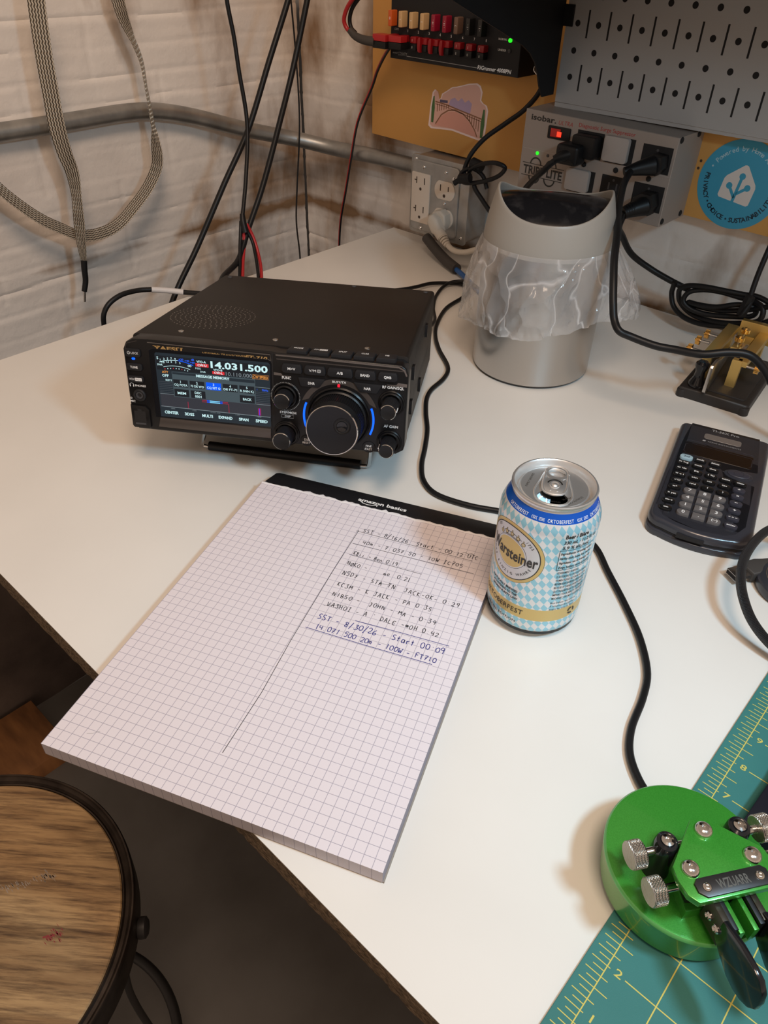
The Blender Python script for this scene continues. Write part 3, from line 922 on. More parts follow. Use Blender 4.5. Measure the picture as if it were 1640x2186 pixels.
cord('power_cable', 'black power cord hanging before the bin bag, sweeping right over the brass key',
     [(446, -116, 188), (450, -134, 180), (466, -170, 174), (486, -210, 168), (504, -241, 162), (518, -266, 147), (529, -281, 132), (538, -291, 116), (545, -296, 103), (554, -300, 96), (564, -295, 92), (588, -288, 88), (603, -283, 88), (628, -278, 90), (648, -267, 95), (663, -260, 95), (676, -255, 86), (694, -250, 66), (740, -240, 30), (800, -225, 5)], 3.7, plug_b)
cord('power_cable', 'black power cord from the lowest plug, slanting down behind the looped cable coil',
     [(449, -115, 144), (444, -112, 126), (443, -96, 112), (449, -72, 86), (470, -57, 70), (497, -50, 60), (520, -46, 54)], 3.7, plug_c)

# looped cable coil hanging by the wall at the right
coil = thing('cable_coil', 'black cable coiled in flat loops with a tie at the right edge', 'cable', (560, -50, 45))
mb = wallmb(coil)
lp = [(503, 62), (501, 52), (500.7, 46), (507, 33), (521, 25.5), (542, 23.6), (569, 28), (601, 39), (622, 52), (618, 64), (600, 70), (583, 69), (565, 69), (538, 67.8), (521, 64), (513, 57),
      (512, 49), (514, 41), (522, 34), (536, 30), (559, 31), (588, 38), (612, 50), (611, 62), (598, 66), (582, 65), (557, 65), (536, 62), (524, 56), (522, 47), (530, 40.6), (547, 37.5), (574, 41), (602, 50), (603, 58), (592, 60), (581, 58.7), (562, 51), (540, 47.5), (528, 46), (540, 43), (565, 45), (592, 54), (620, 68), (660, 84), (700, 92)]
pts = [(x, -54 + 5 * math.sin(i * 0.8) - 0.16 * i, z) for i, (x, z) in enumerate(lp)]
mb.tube(pts, 3.1, 'black_rubber', n=10, sub=5)
mb.build('cord', coil)
mb = wallmb(coil)
mb.tube([(594, -74, 54), (597, -72, 76)], 5.5, 'black_paint', n=8, smooth=False)
mb.tube([(592, -62, 60), (596, -82, 56), (600, -70, 74), (592, -62, 60)], 1.8, 'black_paint', n=6)
mb.build('cable_tie', coil)
mb = MB(); mb.tube([(592, -18, 170), (590, -30, 133), (590.5, -40, 118), (591, -50, 91), (593, -58, 66)], 3.0, 'black_rubber', n=10)
one(mb, 'hanging_cable', 'black cable rising straight up from the cable tie at the right edge', 'cable')

# ------------------------------------------------------------------ distribution block
rg = thing('power_distribution_block', 'black fused power distribution block with red connectors on the fibreboard', 'power block', (141, -18, 249))
mb = wallmb(rg); mb.T = mb.T @ Tr(0, -18, 0) @ FRONT
mb.prism([(36, 249), (247, 248.2), (247, 326), (36, 326)], 0, 40, 'panel_matt', 0.6, 1)
mb.build('housing', rg)
mb = wallmb(rg); mb.T = mb.T @ Tr(0, -58, 0) @ FRONT
mb.text('west', 45, 256.2, 2.6, 'print_grey', 0.06, shear=.2, width=9, align='C'); mb.text('COUNTY', 58.5, 255.6, 4.0, 'print_grey', 0.06, shear=.2, width=16)
mb.strokes([[(66, 253.8), (184, 252.4)]], 0.6, 0.08, 'print_grey')
mb.text('RIGrunner 4008PN', 211, 253.4, 4.4, 'print_white', 0.08, shear=0.2, bold=0.02, width=52)
mb.text('COM', 46.5, 283.2, 2.4, 'print_grey', 0.06)
for k in range(8): mb.text(str(k + 1), 66.5 + 18.4 * k, 282.6, 3.0, 'print_white', 0.06)
mb.text('NORMAL', 220, 286.2, 2.3, 'print_white', 0.06, width=13); mb.text('UNDER', 220, 275, 2.3, 'print_white', 0.06, width=12)
mb.build('face_plate', rg)
FC = ['fuse_orange', 'fuse_tan', 'fuse_tan', 'fuse_tan', 'fuse_red', 'fuse_red', 'fuse_brown', 'fuse_black', 'fuse_black']
FL = ['bright orange blade fuse', 'tan blade fuse', 'tan blade fuse', 'tan blade fuse', 'dark red blade fuse', 'dark red blade fuse', 'brown blade fuse', 'black blade fuse', 'black blade fuse']
for k in range(9):
    cx = 43.5 + 18.5 * k if k else 43.8
    mb = wallmb(rg); mb.T = mb.T @ Tr(0, -58, 0) @ FRONT
    mb.prism(rrect(cx - 3.2, cx + 3.2, 286.6, 304.6, 1.2, 3), 0, 11, FC[k], 0.8, 2)
    mb.text({0: '40', 1: '5', 2: '5', 3: '5', 4: '- 10 -', 5: '- 10 -', 6: '7', 7: '- 1 -', 8: '- 1 -'}[k], cx, 295.5, 2.4, 'print_white', 11.06, rot=PI / 2)
    mb.build('blade_fuse', rg, FL[k])
for k in range(9):
    cx = 46.5 + 18.4 * k
    mb = wallmb(rg); mb.T = mb.T @ Tr(0, -58, 0) @ FRONT
    mb.prism(rrect(cx - 4.5, cx + 5.5, 270.5, 278.0, 1.0, 3), 0, 9, 'conn_red', 0.7, 2)
    mb.prism(rrect(cx - 4.5, cx + 5.5, 262.6, 270.2, 1.0, 3), 0, 9, 'black_plastic', 0.7, 2)
    if 3 <= k <= 5:
        mb.prism([(cx - 5.0 + 3.0 * math.cos(a), 270.2 + 8.4 * math.sin(a)) for a in [PI / 2 + PI * i / 12 for i in range(13)]] + [(cx - 2.6, 261.8), (cx - 2.6, 278.6)], 8, 13, 'conn_red', 0.8, 2)
    elif k:
        mb.text('1', cx - 1, 274, 3.0, 'st_border', 9.06); mb.text('8', cx - 1, 266.2, 3.0, 'print_grey', 9.06)
    mb.build('connector', rg, 'red and black pole connector')
mb = wallmb(rg); mb.T = mb.T @ Tr(231.3, -58, 286) @ FRONT
mb.lathe([(2.4, 0), (2.4, 1.5), (1.7, 2.8), (0, 3.4)], 'led_green', 16); mb.build('indicator_lamp', rg, 'lit green lamp')
mb = wallmb(rg); mb.T = mb.T @ Tr(231.5, -58, 275) @ FRONT
mb.lathe([(2.2, 0), (2.2, 1.2), (1.5, 2.0), (0, 2.4)], 'dark_grey', 16); mb.build('indicator_lamp', rg, 'unlit lamp')

# red and black supply cable looping in from the left
sp = thing('supply_cable', 'thick red and black supply cable looping into the power block from above', 'cable', (-10, -86, 274))
mb = wallmb(sp); mb.tube([(24, -90, 335), (-2, -90, 316), (-16, -90, 302), (-21, -90, 289), (-17, -88, 280), (-8, -87, 275.5)], 2.8, 'wire_red', n=12); mb.build('red_wire', sp)
mb = wallmb(sp); mb.tube([(30, -86, 334), (3, -85, 316), (-12, -84, 302), (-16, -84, 290), (-13, -84, 281), (-5, -84, 276)], 2.8, 'black_rubber', n=12); mb.build('black_wire', sp)
mb = wallmb(sp); mb.tube([(-13, -87, 279), (-4, -86, 273), (10, -84, 269.5), (28, -80, 268.5)], 5.2, 'sleeve_grey', n=14, rs=lambda t: 4.4 + 1.6 * t); mb.build('sleeve', sp)
mb = wallmb(sp); mb.box(27, 50, -84, -68, 270.5, 278, 'wire_red', 0.8); mb.box(27, 50, -84, -68, 262, 270, 'black_plastic', 0.8); mb.build('plug', sp)
pr_ = thing('paired_wire', 'thin red and black paired wire running down the brick from the power block', 'cable', (0, -45, 229))
base = [(60, -75, 273), (36, -65, 258), (-0.8, -45, 229), (-19.2, -35, 208), (-53, -32, 154), (-63, -36, 106), (-76, -36, 54), (-90, -36, 0), (-95, -36, -45), (-98, -36, -150)]
mb = wallmb(pr_); mb.tube(base, 1.5, 'wire_red', n=8); mb.build('red_wire', pr_)
mb = wallmb(pr_); mb.tube([(x + 2.6, y - 1.2, z - 0.8) for x, y, z in base], 1.5, 'black_rubber', n=8); mb.build('black_wire', pr_)
mb = wallmb(pr_); mb.box(52, 74, -80, -68, 271, 278, 'wire_red', 0.7); mb.box(52, 74, -80, -68, 263, 270.5, 'black_plastic', 0.7); mb.build('plug', pr_)

# thin eye hook by the block
mb = MB(); mb.tube([(257, -20, 252), (259, -30, 250), (263, -34, 256), (258, -36, 262), (253, -33, 256), (258, -30, 250)], 1.3, 'steel', n=8)
one(mb, 'cup_hook', 'small steel cup hook screwed into the board right of the black block', 'hook')

# black cable with a tied loop
tc = thing('tied_cable', 'black cable hanging past the outlet box with a tied loop', 'cable', (204, -80, 122))
mb = wallmb(tc)
mb.tube([(250, -30, 300), (262, -30, 270), (272, -40, 240), (254, -42, 214), (228, -47, 193), (208, -62, 174), (197, -75, 153), (194, -80, 132), (203, -80, 122)], 3.1, 'black_rubber', n=12)
mb.tube([(200, -78, 130), (207, -84, 140), (229, -88, 152), (252, -90, 157), (262, -86, 153), (252, -82, 141), (224, -84, 128), (196, -86, 124), (192, -84, 133), (206, -80, 141), (222, -76, 134), (232, -78, 120)], 2.8, 'black_rubber', n=12)
mb.tube([(212, -80, 126), (214, -82, 120), (229, -82, 106), (251, -82, 88), (276, -75, 62), (284, -60, 24), (290, -52, 5)], 3.1, 'black_rubber', n=12)
mb.build('cord', tc)
mb = wallmb(tc)
mb.tube([(196, -92, 128), (212, -90, 132)], 6.2, 'black_paint', n=10, smooth=False)
mb.tube([(206, -80, 148), (222, -80, 145)], 7.2, 'black_paint', n=12, smooth=False)
mb.tube([(190, -96, 122), (195, -93, 126)], 3.6, 'black_paint', n=8, smooth=False)
mb.build('cable_tie', tc)

# white plug in the outlet box
wp = thing('white_power_cable', 'cream angled plug and cord in the lower receptacle of the outlet box', 'cable', (141, -54, 57))
mb = wallmb(wp)
T0 = mb.T
mb.T = T0 @ Tr(0, -53.7, 0) @ FRONT
mb.prism([(129, 52), (137, 44), (153, 44), (157, 54), (155, 66), (146, 71), (134, 68), (129, 61)], 0, 14, 'cord_white', 3, 3)
mb.prism([(131, 54), (141, 40), (155, 36), (158, 46), (150, 62), (140, 67), (133, 64)], 12, 26, 'cord_white', 6, 4)
mb.T = T0
mb.tube([(148, -72, 46), (160, -74, 38)], 8.0, 'cord_white', n=14, smooth=False)
for k in range(4):
    x = 160 + 3.4 * k
    mb.tube([(x, -74 - k, 38.4 - 2.0 * k), (x + 2.3, -74.7 - k, 37.0 - 2.0 * k)], 7.2 - 0.7 * k, 'cord_white', n=14, smooth=False)
mb.build('plug', wp)
mb = wallmb(wp)
mb.tube([(160, -74, 38), (174, -78, 31), (190, -84, 29), (210, -86, 32), (232, -80, 42), (258, -62, 60), (290, -45, 78)], 4.0, 'cord_white', n=12)
mb.build('cord', wp)

# blue cable with a grey sleeve
bc = thing('blue_cable', 'blue cable in a dark grey sleeve lying behind the bin', 'cable', (170, -79, 12))
mb = wallmb(bc); mb.tube([(117, -58, 24), (137, -66, 18), (170, -79, 10.5), (204, -93, 8.2)], 7.5, 'sleeve_grey', n=14); mb.build('sleeve', bc)
mb = wallmb(bc); mb.tube([(200, -92, 8.0), (222, -101, 6), (252, -117, 4.4), (300, -140, 4.4), (360, -130, 4.4)], 3.6, 'sleeve_blue', n=12); mb.build('cord', bc)

# ------------------------------------------------------------------ stickers
def st_fn(z): return None
ha = thing('round_sticker', 'round light blue sticker on the fibreboard right of the surge suppressor', 'sticker', (531, -18.1, 171))
mb = wallmb(ha); mb.T = mb.T @ Tr(531.5, -18.1, 171) @ FRONT
R0 = 47.0
mb.prism(circle(0, 0, R0, 72), 0, 0.25, 'ha_blue')
rt = math.radians(17)
def ringtext(s, r, a_start, a_end, h, mt, inward=False, bold=0.0):
    n_ = len(s)
    for i, ch in enumerate(s):
        if ch == ' ': continue
        a = a_start + (a_end - a_start) * (i + 0.5) / n_
        x, y = r * math.cos(a), r * math.sin(a)
        mb.text(ch, x, y, h, mt, 0.34, rot=(a - PI / 2) if not inward else (a + PI / 2), bold=bold)
d = math.radians
ringtext('Powered by Home Assistant', 37.5, d(148), d(4), 5.0, 'ha_lightblue', bold=0.01)
ringtext('PRIVACY', 37.5, d(169), d(212), 5.0, 'ha_ink', True, bold=0.03)
ringtext('CHOICE', 37.5, d(222), d(259), 5.0, 'ha_ink', True, bold=0.03)
ringtext('SUSTAINABILITY', 37.5, d(269), d(350), 5.0, 'ha_ink', True, bold=0.03)
for a, mt in ((d(157), 'ha_lightblue'), (d(217), 'ha_ink'), (d(264), 'ha_ink'), (d(-5), 'ha_lightblue')): mb.disc(37.5 * math.cos(a), 37.5 * math.sin(a), 1.1, 0.34, mt, 12)
T0 = mb.T; mb.T = T0 @ Matrix.Rotation(-d(8), 4, 'Z')
house = [(0, 21.5), (2, 21), (17, 5.5), (18.5, 2), (18.5, -16), (16.5, -18), (-16.5, -18), (-18.5, -16), (-18.5, 2), (-17, 5.5), (-2, 21)]
mb.flat(house, 0.30, 'ha_pale')
for ln, wd in (([(0, -18.5), (0, 8)], 3.4), ([(0, -14), (-9.5, -4)], 3.2), ([(0, -10), (9.5, -0.5)], 3.2)): mb.strokes([ln], wd, 0.36, 'ha_blue')
for cx, cy in ((0, 9.5), (-10, -3.5), (10, 0)): mb.disc(cx, cy, 3.5, 0.38, 'ha_blue', 20)
mb.T = T0
mb.build('disc', ha)

bs = MB(); bs.T = Tr(0, -18.1, 0) @ FRONT
out = [(77, 166), (79, 190), (82, 209), (86, 213), (90, 211), (93, 201), (97, 203), (99, 209), (108, 214), (116, 219), (124, 220.5), (133, 223), (145, 226.5), (158, 228.5), (164, 226), (168, 219), (167, 209), (171, 206), (177, 204), (180, 198), (178, 165), (174, 160.5), (168, 160), (120, 165.5), (82, 163)]
out = [(x, z + 0) for x, z in out]
bs.prism(out, 0, 0.2, 'st_border')
cxm = sum(p[0] for p in out) / len(out); czm = sum(p[1] for p in out) / len(out)
def ins(k): return [(cxm + (x - cxm) * k, czm + (z - czm) * (k - 0.01)) for x, z in out]
bs.flat(ins(0.945), 0.24, 'st_pink')
bs.flat([(88, 168), (100, 181), (112, 188), (124, 190), (138, 187), (150, 180), (160, 170), (164, 163.5), (120, 168)], 0.28, 'st_rose')
bs.flat([(96, 198), (110, 198.5), (110, 202), (96, 201.5)], 0.28, 'st_ink')
bs.flat([(112, 197), (150, 190), (152, 203), (146, 207), (140, 203), (134, 208), (128, 203), (122, 207), (115, 204)], 0.28, 'st_violet')
bs.strokes([[(88, 198), (108, 196.5), (130, 193), (170, 187)]], 1.6, 0.32, 'st_brown')
bs.strokes([[(88, 195.2), (108, 193.8), (130, 190), (170, 184)]], 0.8, 0.32, 'st_brown')
bs.strokes([[(90, 170), (100, 183), (112, 190), (124, 192), (138, 189), (150, 182), (160, 172), (165, 164)]], 1.8, 0.32, 'st_brown')
for i in range(6): bs.strokes([[(92 + 4 * i, 196), (92 + 4 * i, 186 + i * 1.2)], [(146 + 4 * i, 190 - 0.8 * i), (146 + 4 * i, 184 - 2.6 * i)]], 1.3, 0.32, 'st_brown')
bs.flat([(82, 171), (86, 171), (87.5, 190), (86, 205), (84, 204), (81.5, 190)], 0.36, 'st_green')
bs.flat([(170, 164), (174, 164), (176, 180), (174.5, 199), (172, 199), (169.5, 182)], 0.36, 'st_green')
one(bs, 'bridge_sticker', 'pink die-cut sticker of an arched bridge between dark green trees', 'sticker')

# ================================================================== CABLES AND STRAPS ON THE LEFT WALL
mb = MB(); mb.tube([(-60, -146, 330), (-60, -151, 318), (-60, -193, 247), (-60, -241, 166), (-60, -287, 110), (-60, -347, 34), (-52, -398, -16), (-50, -440, -80)], 3.9, 'black_rubber', n=12, sub=8)
one(mb, 'coax_cable', 'thick black cable slanting down behind the left corner of the desk', 'cable', 'thick cables hanging down to the radio')
mb = MB(); mb.tube([(-40, -131, 332), (-40, -136, 319), (-40, -170, 236), (-30, -204, 185), (-10, -262, 109), (0, -301, 63), (15, -333, 34), (40, -380, 28), (120, -440, 34), (178, -441, 38), (184, -448, 38)], 3.9, 'black_rubber', n=12, sub=8)
one(mb, 'coax_cable', 'thick black cable slanting down to the back of the radio', 'cable', 'thick cables hanging down to the radio')
dc = thing('dc_power_cable', 'thin black cable splitting into red and black wires behind the radio', 'cable', (0, -308, 77))
mb = wallmb(dc); mb.tube([(-60, -250, 335), (-60, -254, 322), (-55, -252, 277), (-50, -253, 242), (-40, -255, 184), (-20, -281, 122), (-3, -306, 80)], 2.7, 'black_rubber', n=10, sub=8); mb.build('cord', dc)
mb = wallmb(dc); mb.tube([(-4, -305, 84), (0, -308, 74), (4, -309, 62)], 4.6, 'black_rubber', n=10, rs=lambda t: 3.4 + 2.2 * t); mb.build('sleeve', dc)
for pts, mt, nm in (([(-2, -310, 76), (0, -313, 68), (10, -325, 46), (35, -349, 20), (90, -400, 20), (200, -430, 34)], 'black_rubber', 'black_wire'),
                    ([(0, -310, 74), (5, -313, 52), (20, -330, 31), (40, -348, 20), (95, -396, 20), (206, -427, 34)], 'wire_red', 'red_wire'),
                    ([(2, -306, 66), (9, -303, 52), (20, -308, 38), (48, -328, 17), (110, -385, 18), (214, -421, 32)], 'black_rubber', 'black_wire'),
                    ([(2, -304, 72), (9, -300, 54), (26, -306, 30), (50, -324, 17), (112, -380, 18), (222, -416, 32)], 'wire_red', 'red_wire')):
    mb = wallmb(dc); mb.tube(pts, 2.3, mt, n=10); mb.build(nm, dc)
mb = MB(); mb.tube([(-152, -70, 330), (-150, -69, 298), (-150, -65, 234), (-140, -73, 147), (-130, -94, 55), (-110, -117, 12), (-60, -157, -28), (-60, -160, -90)], 1.3, 'black_rubber', n=8, sub=8)
one(mb, 'thin_wire', 'thin dark wire hanging in front of the brick corner', 'wire')
lc = thing('labelled_cable', 'black cable looping up behind the desk with a white label sleeve', 'cable', (-30, -509, 9))
mb = wallmb(lc); mb.tube([(-30, -524, -60), (-30, -521, -15), (-30, -518, -1), (-30, -509, 9.4), (-30, -490, 16.2), (-30, -464, 15.3), (-24, -445, 13)], 3.2, 'black_rubber', n=12); mb.build('cord', lc)
mb = wallmb(lc); mb.tube([(-25, -448, 13.4), (-15, -428, 9.0), (-4, -414, 6.2)], 3.7, 'label_white', n=12); mb.build('label', lc)
mb = wallmb(lc); mb.tube([(-5, -415, 6.3), (30, -390, 4.0), (100, -395, 4.0), (170, -425, 20), (200, -432, 34)], 3.2, 'black_rubber', n=12); mb.build('cord', lc)

def strap(mb, pts, wf, af, th=1.3, mt='braid'):
    """flat braid: wf(t) width, af(t) angle of the flat side about the path, both over the whole length"""
    P = spline(pts, 10); K = len(P); vs = []; uvs = []; dist = 0
    for k in range(K):
        t = (P[min(k + 1, K - 1)] - P[max(k - 1, 0)]).normalized()
        X = Vector((1, 0, 0)); side = t.cross(X)
        side = side.normalized() if side.length > 1e-4 else Vector((0, 1, 0))
        nn = side.cross(t).normalized()
        a = af(k / (K - 1)); w_ = wf(k / (K - 1)) / 2
        s2 = side * math.cos(a) + nn * math.sin(a); n2 = nn * math.cos(a) - side * math.sin(a)
        if k: dist += (P[k] - P[k - 1]).length
        M_ = 8
        for i in range(M_ + 1):
            u = i / M_ * 2 - 1; bow = (1 - u * u) * 0.5 * th
            vs.append(tuple(P[k] + s2 * (w_ * u) + n2 * (bow + 0.1))); uvs.append((i / M_, dist))
        for i in range(M_, -1, -1):
            u = i / M_ * 2 - 1; bow = (1 - u * u) * 0.5 * th
            vs.append(tuple(P[k] + s2 * (w_ * u) - n2 * (bow + 0.1))); uvs.append((i / M_, dist))
    R_ = 2 * (M_ + 1)
    fs = [(k * R_ + i, k * R_ + (i + 1) % R_, (k + 1) * R_ + (i + 1) % R_, (k + 1) * R_ + i) for k in range(K - 1) for i in range(R_)]
    fs += [tuple(reversed(range(R_))), tuple(range((K - 1) * R_, K * R_))]
    mb.add(vs, fs, mt, uvs)
def lerp_list(L):
    def f(t):
        for (a, x), (b_, y) in zip(L, L[1:]):
            if t <= b_: return x + (y - x) * (t - a) / (b_ - a)
        return L[-1][1]
    return f
s1 = thing('ground_strap', 'braided metal strap hanging straight down to a black sleeved tip', 'strap', (-150, -460, 200), group='braided straps by the left wall')
mb = wallmb(s1)
strap(mb, [(-150, -450, 335), (-150, -453, 323), (-150, -457, 292), (-150, -460, 260), (-150, -462, 226), (-150, -464, 190), (-150, -462, 160), (-150, -458, 137), (-150, -459, 112), (-150, -463, 83), (-150, -467, 56), (-150, -471, 20)],
      lerp_list([(0, 20), (0.45, 20), (0.62, 17), (0.72, 14), (0.86, 15), (0.94, 12), (1, 7)]), lerp_list([(0, -0.75), (0.4, -0.75), (0.62, -0.3), (0.75, -1.0), (1, -0.7)]))
mb.build('braid', s1)
mb = wallmb(s1); mb.tube([(-150, -470, 25), (-150, -472.5, 12), (-150, -474.5, -2), (-150, -480, -16)], 4.0, 'black_paint', n=12, rs=lambda t: 4.2 - 0.6 * t); mb.build('sleeve', s1)
mb = wallmb(s1); mb.tube([(-150, -479, -14), (-150, -481, -22), (-150, -483, -30)], 1.6, 'steel', n=8); mb.build('bare_tip', s1)
mb = MB()
strap(mb, [(-165, -347, 335), (-165, -342, 318), (-165, -338, 296), (-165, -330, 273), (-165, -322, 247), (-165, -321, 214), (-165, -320, 180), (-165, -320, 151), (-165, -323, 121), (-165, -342, 96), (-165, -370, 74), (-165, -403, 54), (-165, -437, 49), (-165, -464, 55), (-165, -481, 66), (-165, -506, 84), (-165, -530, 108), (-165, -550, 133), (-165, -575, 180), (-165, -600, 240)],
      lerp_list([(0, 18), (0.12, 14), (0.3, 14), (0.42, 15), (0.6, 17), (0.75, 18), (1, 20)]), lerp_list([(0, -1.3), (0.1, -0.3), (0.16, 0.55), (0.26, 0.75), (0.34, 0.6), (0.40, -0.5), (0.48, -0.9), (0.55, -1.05), (0.62, -0.8), (0.7, -0.7), (1, -0.7)]))
one(mb, 'ground_strap', 'braided metal strap hanging in a wide loop against the brick wall', 'strap', 'braided straps by the left wall')

# ================================================================== RADIO
ra = thing('radio_transceiver', 'black radio transceiver with a lit screen and big tuning dial on the desk', 'radio', (298.4, -674.5, 44.7), (-0.155, 0, 0.5905))
mb = MB()
mb.T = Tr(0, 0, 0)
prof = rrect(2, 237, 1, 80, 3.5, 4)
T_ = Matrix(((1, 0, 0, 0), (0, 0, 1, 0), (0, 1, 0, 0), (0, 0, 0, 1)))   # (x, z, depth)
mb.T = T_
mb.prism(prof, 16, 247, 'case_black', 0.8, 2, botbev=0.5)
mb.T = Tr(0, 0, 80.02)
def spk(mb):
    cx, cy = 48.7, 83
    for r in [3.0 + 4.35 * i for i in range(9)]:
        k = max(6, int(2 * PI * r / 4.7)); off = r * 0.7
        for i in range(k):
            a = 2 * PI * i / k + off
            mb.disc(cx + r * math.cos(a), cy + r * math.sin(a), 0.62, 0.01, 'print_grey' if False else 'speaker_dot', 8)
mat('speaker_dot', (0.34, 0.31, 0.28), 0.35, 0.5)
spk(mb)
mb.build('case', ra)
for x, y in ((38.8, 31.5), (200.8, 28.3), (122, 30), (12, 238), (228, 238), (150, 240)):
    mb = MB(); mb.T = Tr(x, y, 80)
    mb.lathe([(2.6, 0), (2.5, 0.5), (1.9, 0.9), (0.9, 0.9), (0.8, 0.3), (0, 0.3)], 'steel' if y < 100 else 'dark_grey', 16); mb.build('screw', ra)
# side vents and rubber pads
mb = MB(); mb.T = Tr(237, 0, 0) @ Matrix(((0, 0, 1, 0), (1, 0, 0, 0), (0, 1, 0, 0), (0, 0, 0, 1)))
for z0 in (62, 24):
    for i in range(15): mb.flat([(70 + 9 * i, z0), (72 + 9 * i, z0), (76 + 9 * i, z0 + 10), (74 + 9 * i, z0 + 10)], 0.03, 'hole_dark')
for i in range(4): mb.flat([(30, 20 + 9 * i), (31.5, 20 + 9 * i), (31.5, 26 + 9 * i), (30, 26 + 9 * i)], 0.03, 'hole_dark')
for cy, cz in ((44, 55), (44, 40), (60, 48), (40, 63)): mb.disc(cy, cz, 1.6, 0.03, 'hole_dark', 10)
mb.build('side_vents', ra)
for y, z in ((50, 56), (46, 26), (160, 62), (120, 20)):
    mb = MB(); mb.box(237, 239.2, y - 4, y + 4, z - 6, z + 6, 'black_rubber', 0.5); mb.build('side_pad', ra)
# front panel: local frame F has x right, y up, z outwards
F = FRONT
mb = MB(); mb.T = F
pan = [(5, 0)] + [(126, -0.5), (129, 0), (232, 0)] + [(238, 4), (239, 8), (239, 70), (237, 75), (233, 77.6), (131, 78.8), (127, 79.4), (22, 80.5), (9, 80), (3, 77), (0, 71), (0, 8), (2, 2)]
mb.prism(pan, -17, 0, 'panel_black', 1.6, 3, botbev=0.5)
# silver and bronze trims
mb.strokes([[(130.5, 77.2), (180, 76.7), (231, 75.8), (235.6, 73.6), (237.6, 69)]], 1.3, 0.08, 'silver_trim')
mb.strokes([[(22, 78.2), (126, 76.9), (126.6, 70)]], 0.7, 0.08, 'silver_trim')
mb.strokes([[(13, 78.8), (3.8, 76), (2.0, 71)]], 0.5, 0.08, 'bronze_strip')
mb.flat([(128.5, 62.6), (134.5, 62.3), (136, 60.6), (143, 60.4), (143, 59.8), (128.5, 60.4)], 0.07, 'silver_trim')
mb.flat([(238.3, 62.5), (231, 62.9), (229.5, 61.0), (222, 60.8), (222, 60.2), (238.3, 59.8)], 0.07, 'silver_trim')
mb.flat([(131, 74.5), (236, 73.3), (236, 72.4), (131, 73.6)], 0.07, 'bronze_strip')
arc = [(182.8 + r * math.cos(a), 28 + r * math.sin(a)) for r, rng in ((33.5, range(20, 161, 6)),) for a in [math.radians(q) for q in rng]]
arc2 = [(182.8 + 29.2 * math.cos(a), 28 + 29.2 * math.sin(a)) for a in [math.radians(q) for q in range(150, 29, -6)]]
mb.flat(arc + arc2, 0.06, 'bronze_strip')
mb.strokes([[(127.6, 78.5), (127.2, 2)]], 0.9, 0.06, 'hole_dark')
# printed lettering
def FT(mb, s, x, z, h, mt='print_white', **k):
    k.setdefault('bold', 0.018)
    mb.text(s, x, z, h, mt, k.pop('zz', 0.10), **k)
FT(mb, 'YAESU', 39.4, 74.4, 3.1, 'print_gold', width=24.5, bold=0.035)
for xx in (27.4, 51.4): pass
mb.strokes([[(27.0, 72.9), (31.4, 72.9)], [(32.4, 72.9), (36.6, 72.9)], [(26.6, 75.9), (29.2, 75.9)], [(29.9, 75.9), (32.4, 75.9)], [(47.4, 75.9), (49.4, 75.9)], [(50.2, 75.9), (52.2, 75.9)]], 0.5, 0.1, 'print_gold')
FT(mb, 'HF/50MHz TRANSCEIVER', 87, 73.5, 1.75, 'print_gold', width=37, shear=0.2, bold=0.01)
FT(mb, 'FT-710', 114.2, 73.5, 2.6, 'print_gold', width=18.5, shear=0.2, bold=0.03)
FT(mb, 'FUNC', 139.1, 58.8, 2.3, width=7.6); FT(mb, 'RF GAIN/SQL', 227.2, 58.6, 2.3, width=17.6)
FT(mb, 'BUSY/TX', 183, 59.2, 1.7, width=11.5); FT(mb, 'STEP/MCH', 139.6, 28.5, 2.0, width=14); FT(mb, 'DSP', 139.3, 25.0, 1.6, width=5)
mb.strokes([[(134, 23.7), (144.4, 23.7), (144.4, 26.4), (134, 26.4), (134, 23.7)]], 0.3, 0.1, 'print_grey')
FT(mb, 'AF GAIN', 226.8, 24.9, 2.3, width=11.8); FT(mb, 'PHONES', 11.4, 39.7, 1.7, width=9.6)
mb.ring(3.8, 40, 1.5, 1.9, 0.1, 'print_white', 16, 0, PI); mb.rect(2.0, 2.7, 38.5, 40.2, 0.1, 'print_white'); mb.rect(4.9, 5.6, 38.5, 40.2, 0.1, 'print_white')
FT(mb, 'D', 1.9, 28.0, 1.7); FT(mb, 'MIC', 2.9, 25.3, 1.7, width=4.4)
mb.build('front_panel', ra)

# display
mb = MB(); mb.T = F
scr = [(26.6, 13.4), (124.6, 13.4), (126.3, 70.5), (124, 72.3), (27.5, 72.8), (24.8, 71.5)]
mb.prism([(22.2, 12.6), (125.2, 12.6), (126.8, 71.4), (124.6, 73.0), (26.0, 73.6), (22.6, 71.8)], 0.0, 0.35, 'black_gloss', 0.15, 1)
mb.build('screen_frame', ra)
mb = MB(); mb.T = F @ Tr(0, 0, 0.38)
mb.flat([(27.0, 13.8), (124.2, 14.0), (125.6, 68.8), (124, 70.4), (28.6, 70.6), (27.4, 69.2)], 0, 'lcd_dark')
mb.rect(28.2, 125.2, 56, 68.2, 0.02, 'lcd_black')
mb.rect(28.6, 124.9, 23, 35, 0.02, 'lcd_grey'); mb.rect(27.6, 124.6, 14.6, 22.6, 0.02, 'lcd_dark')
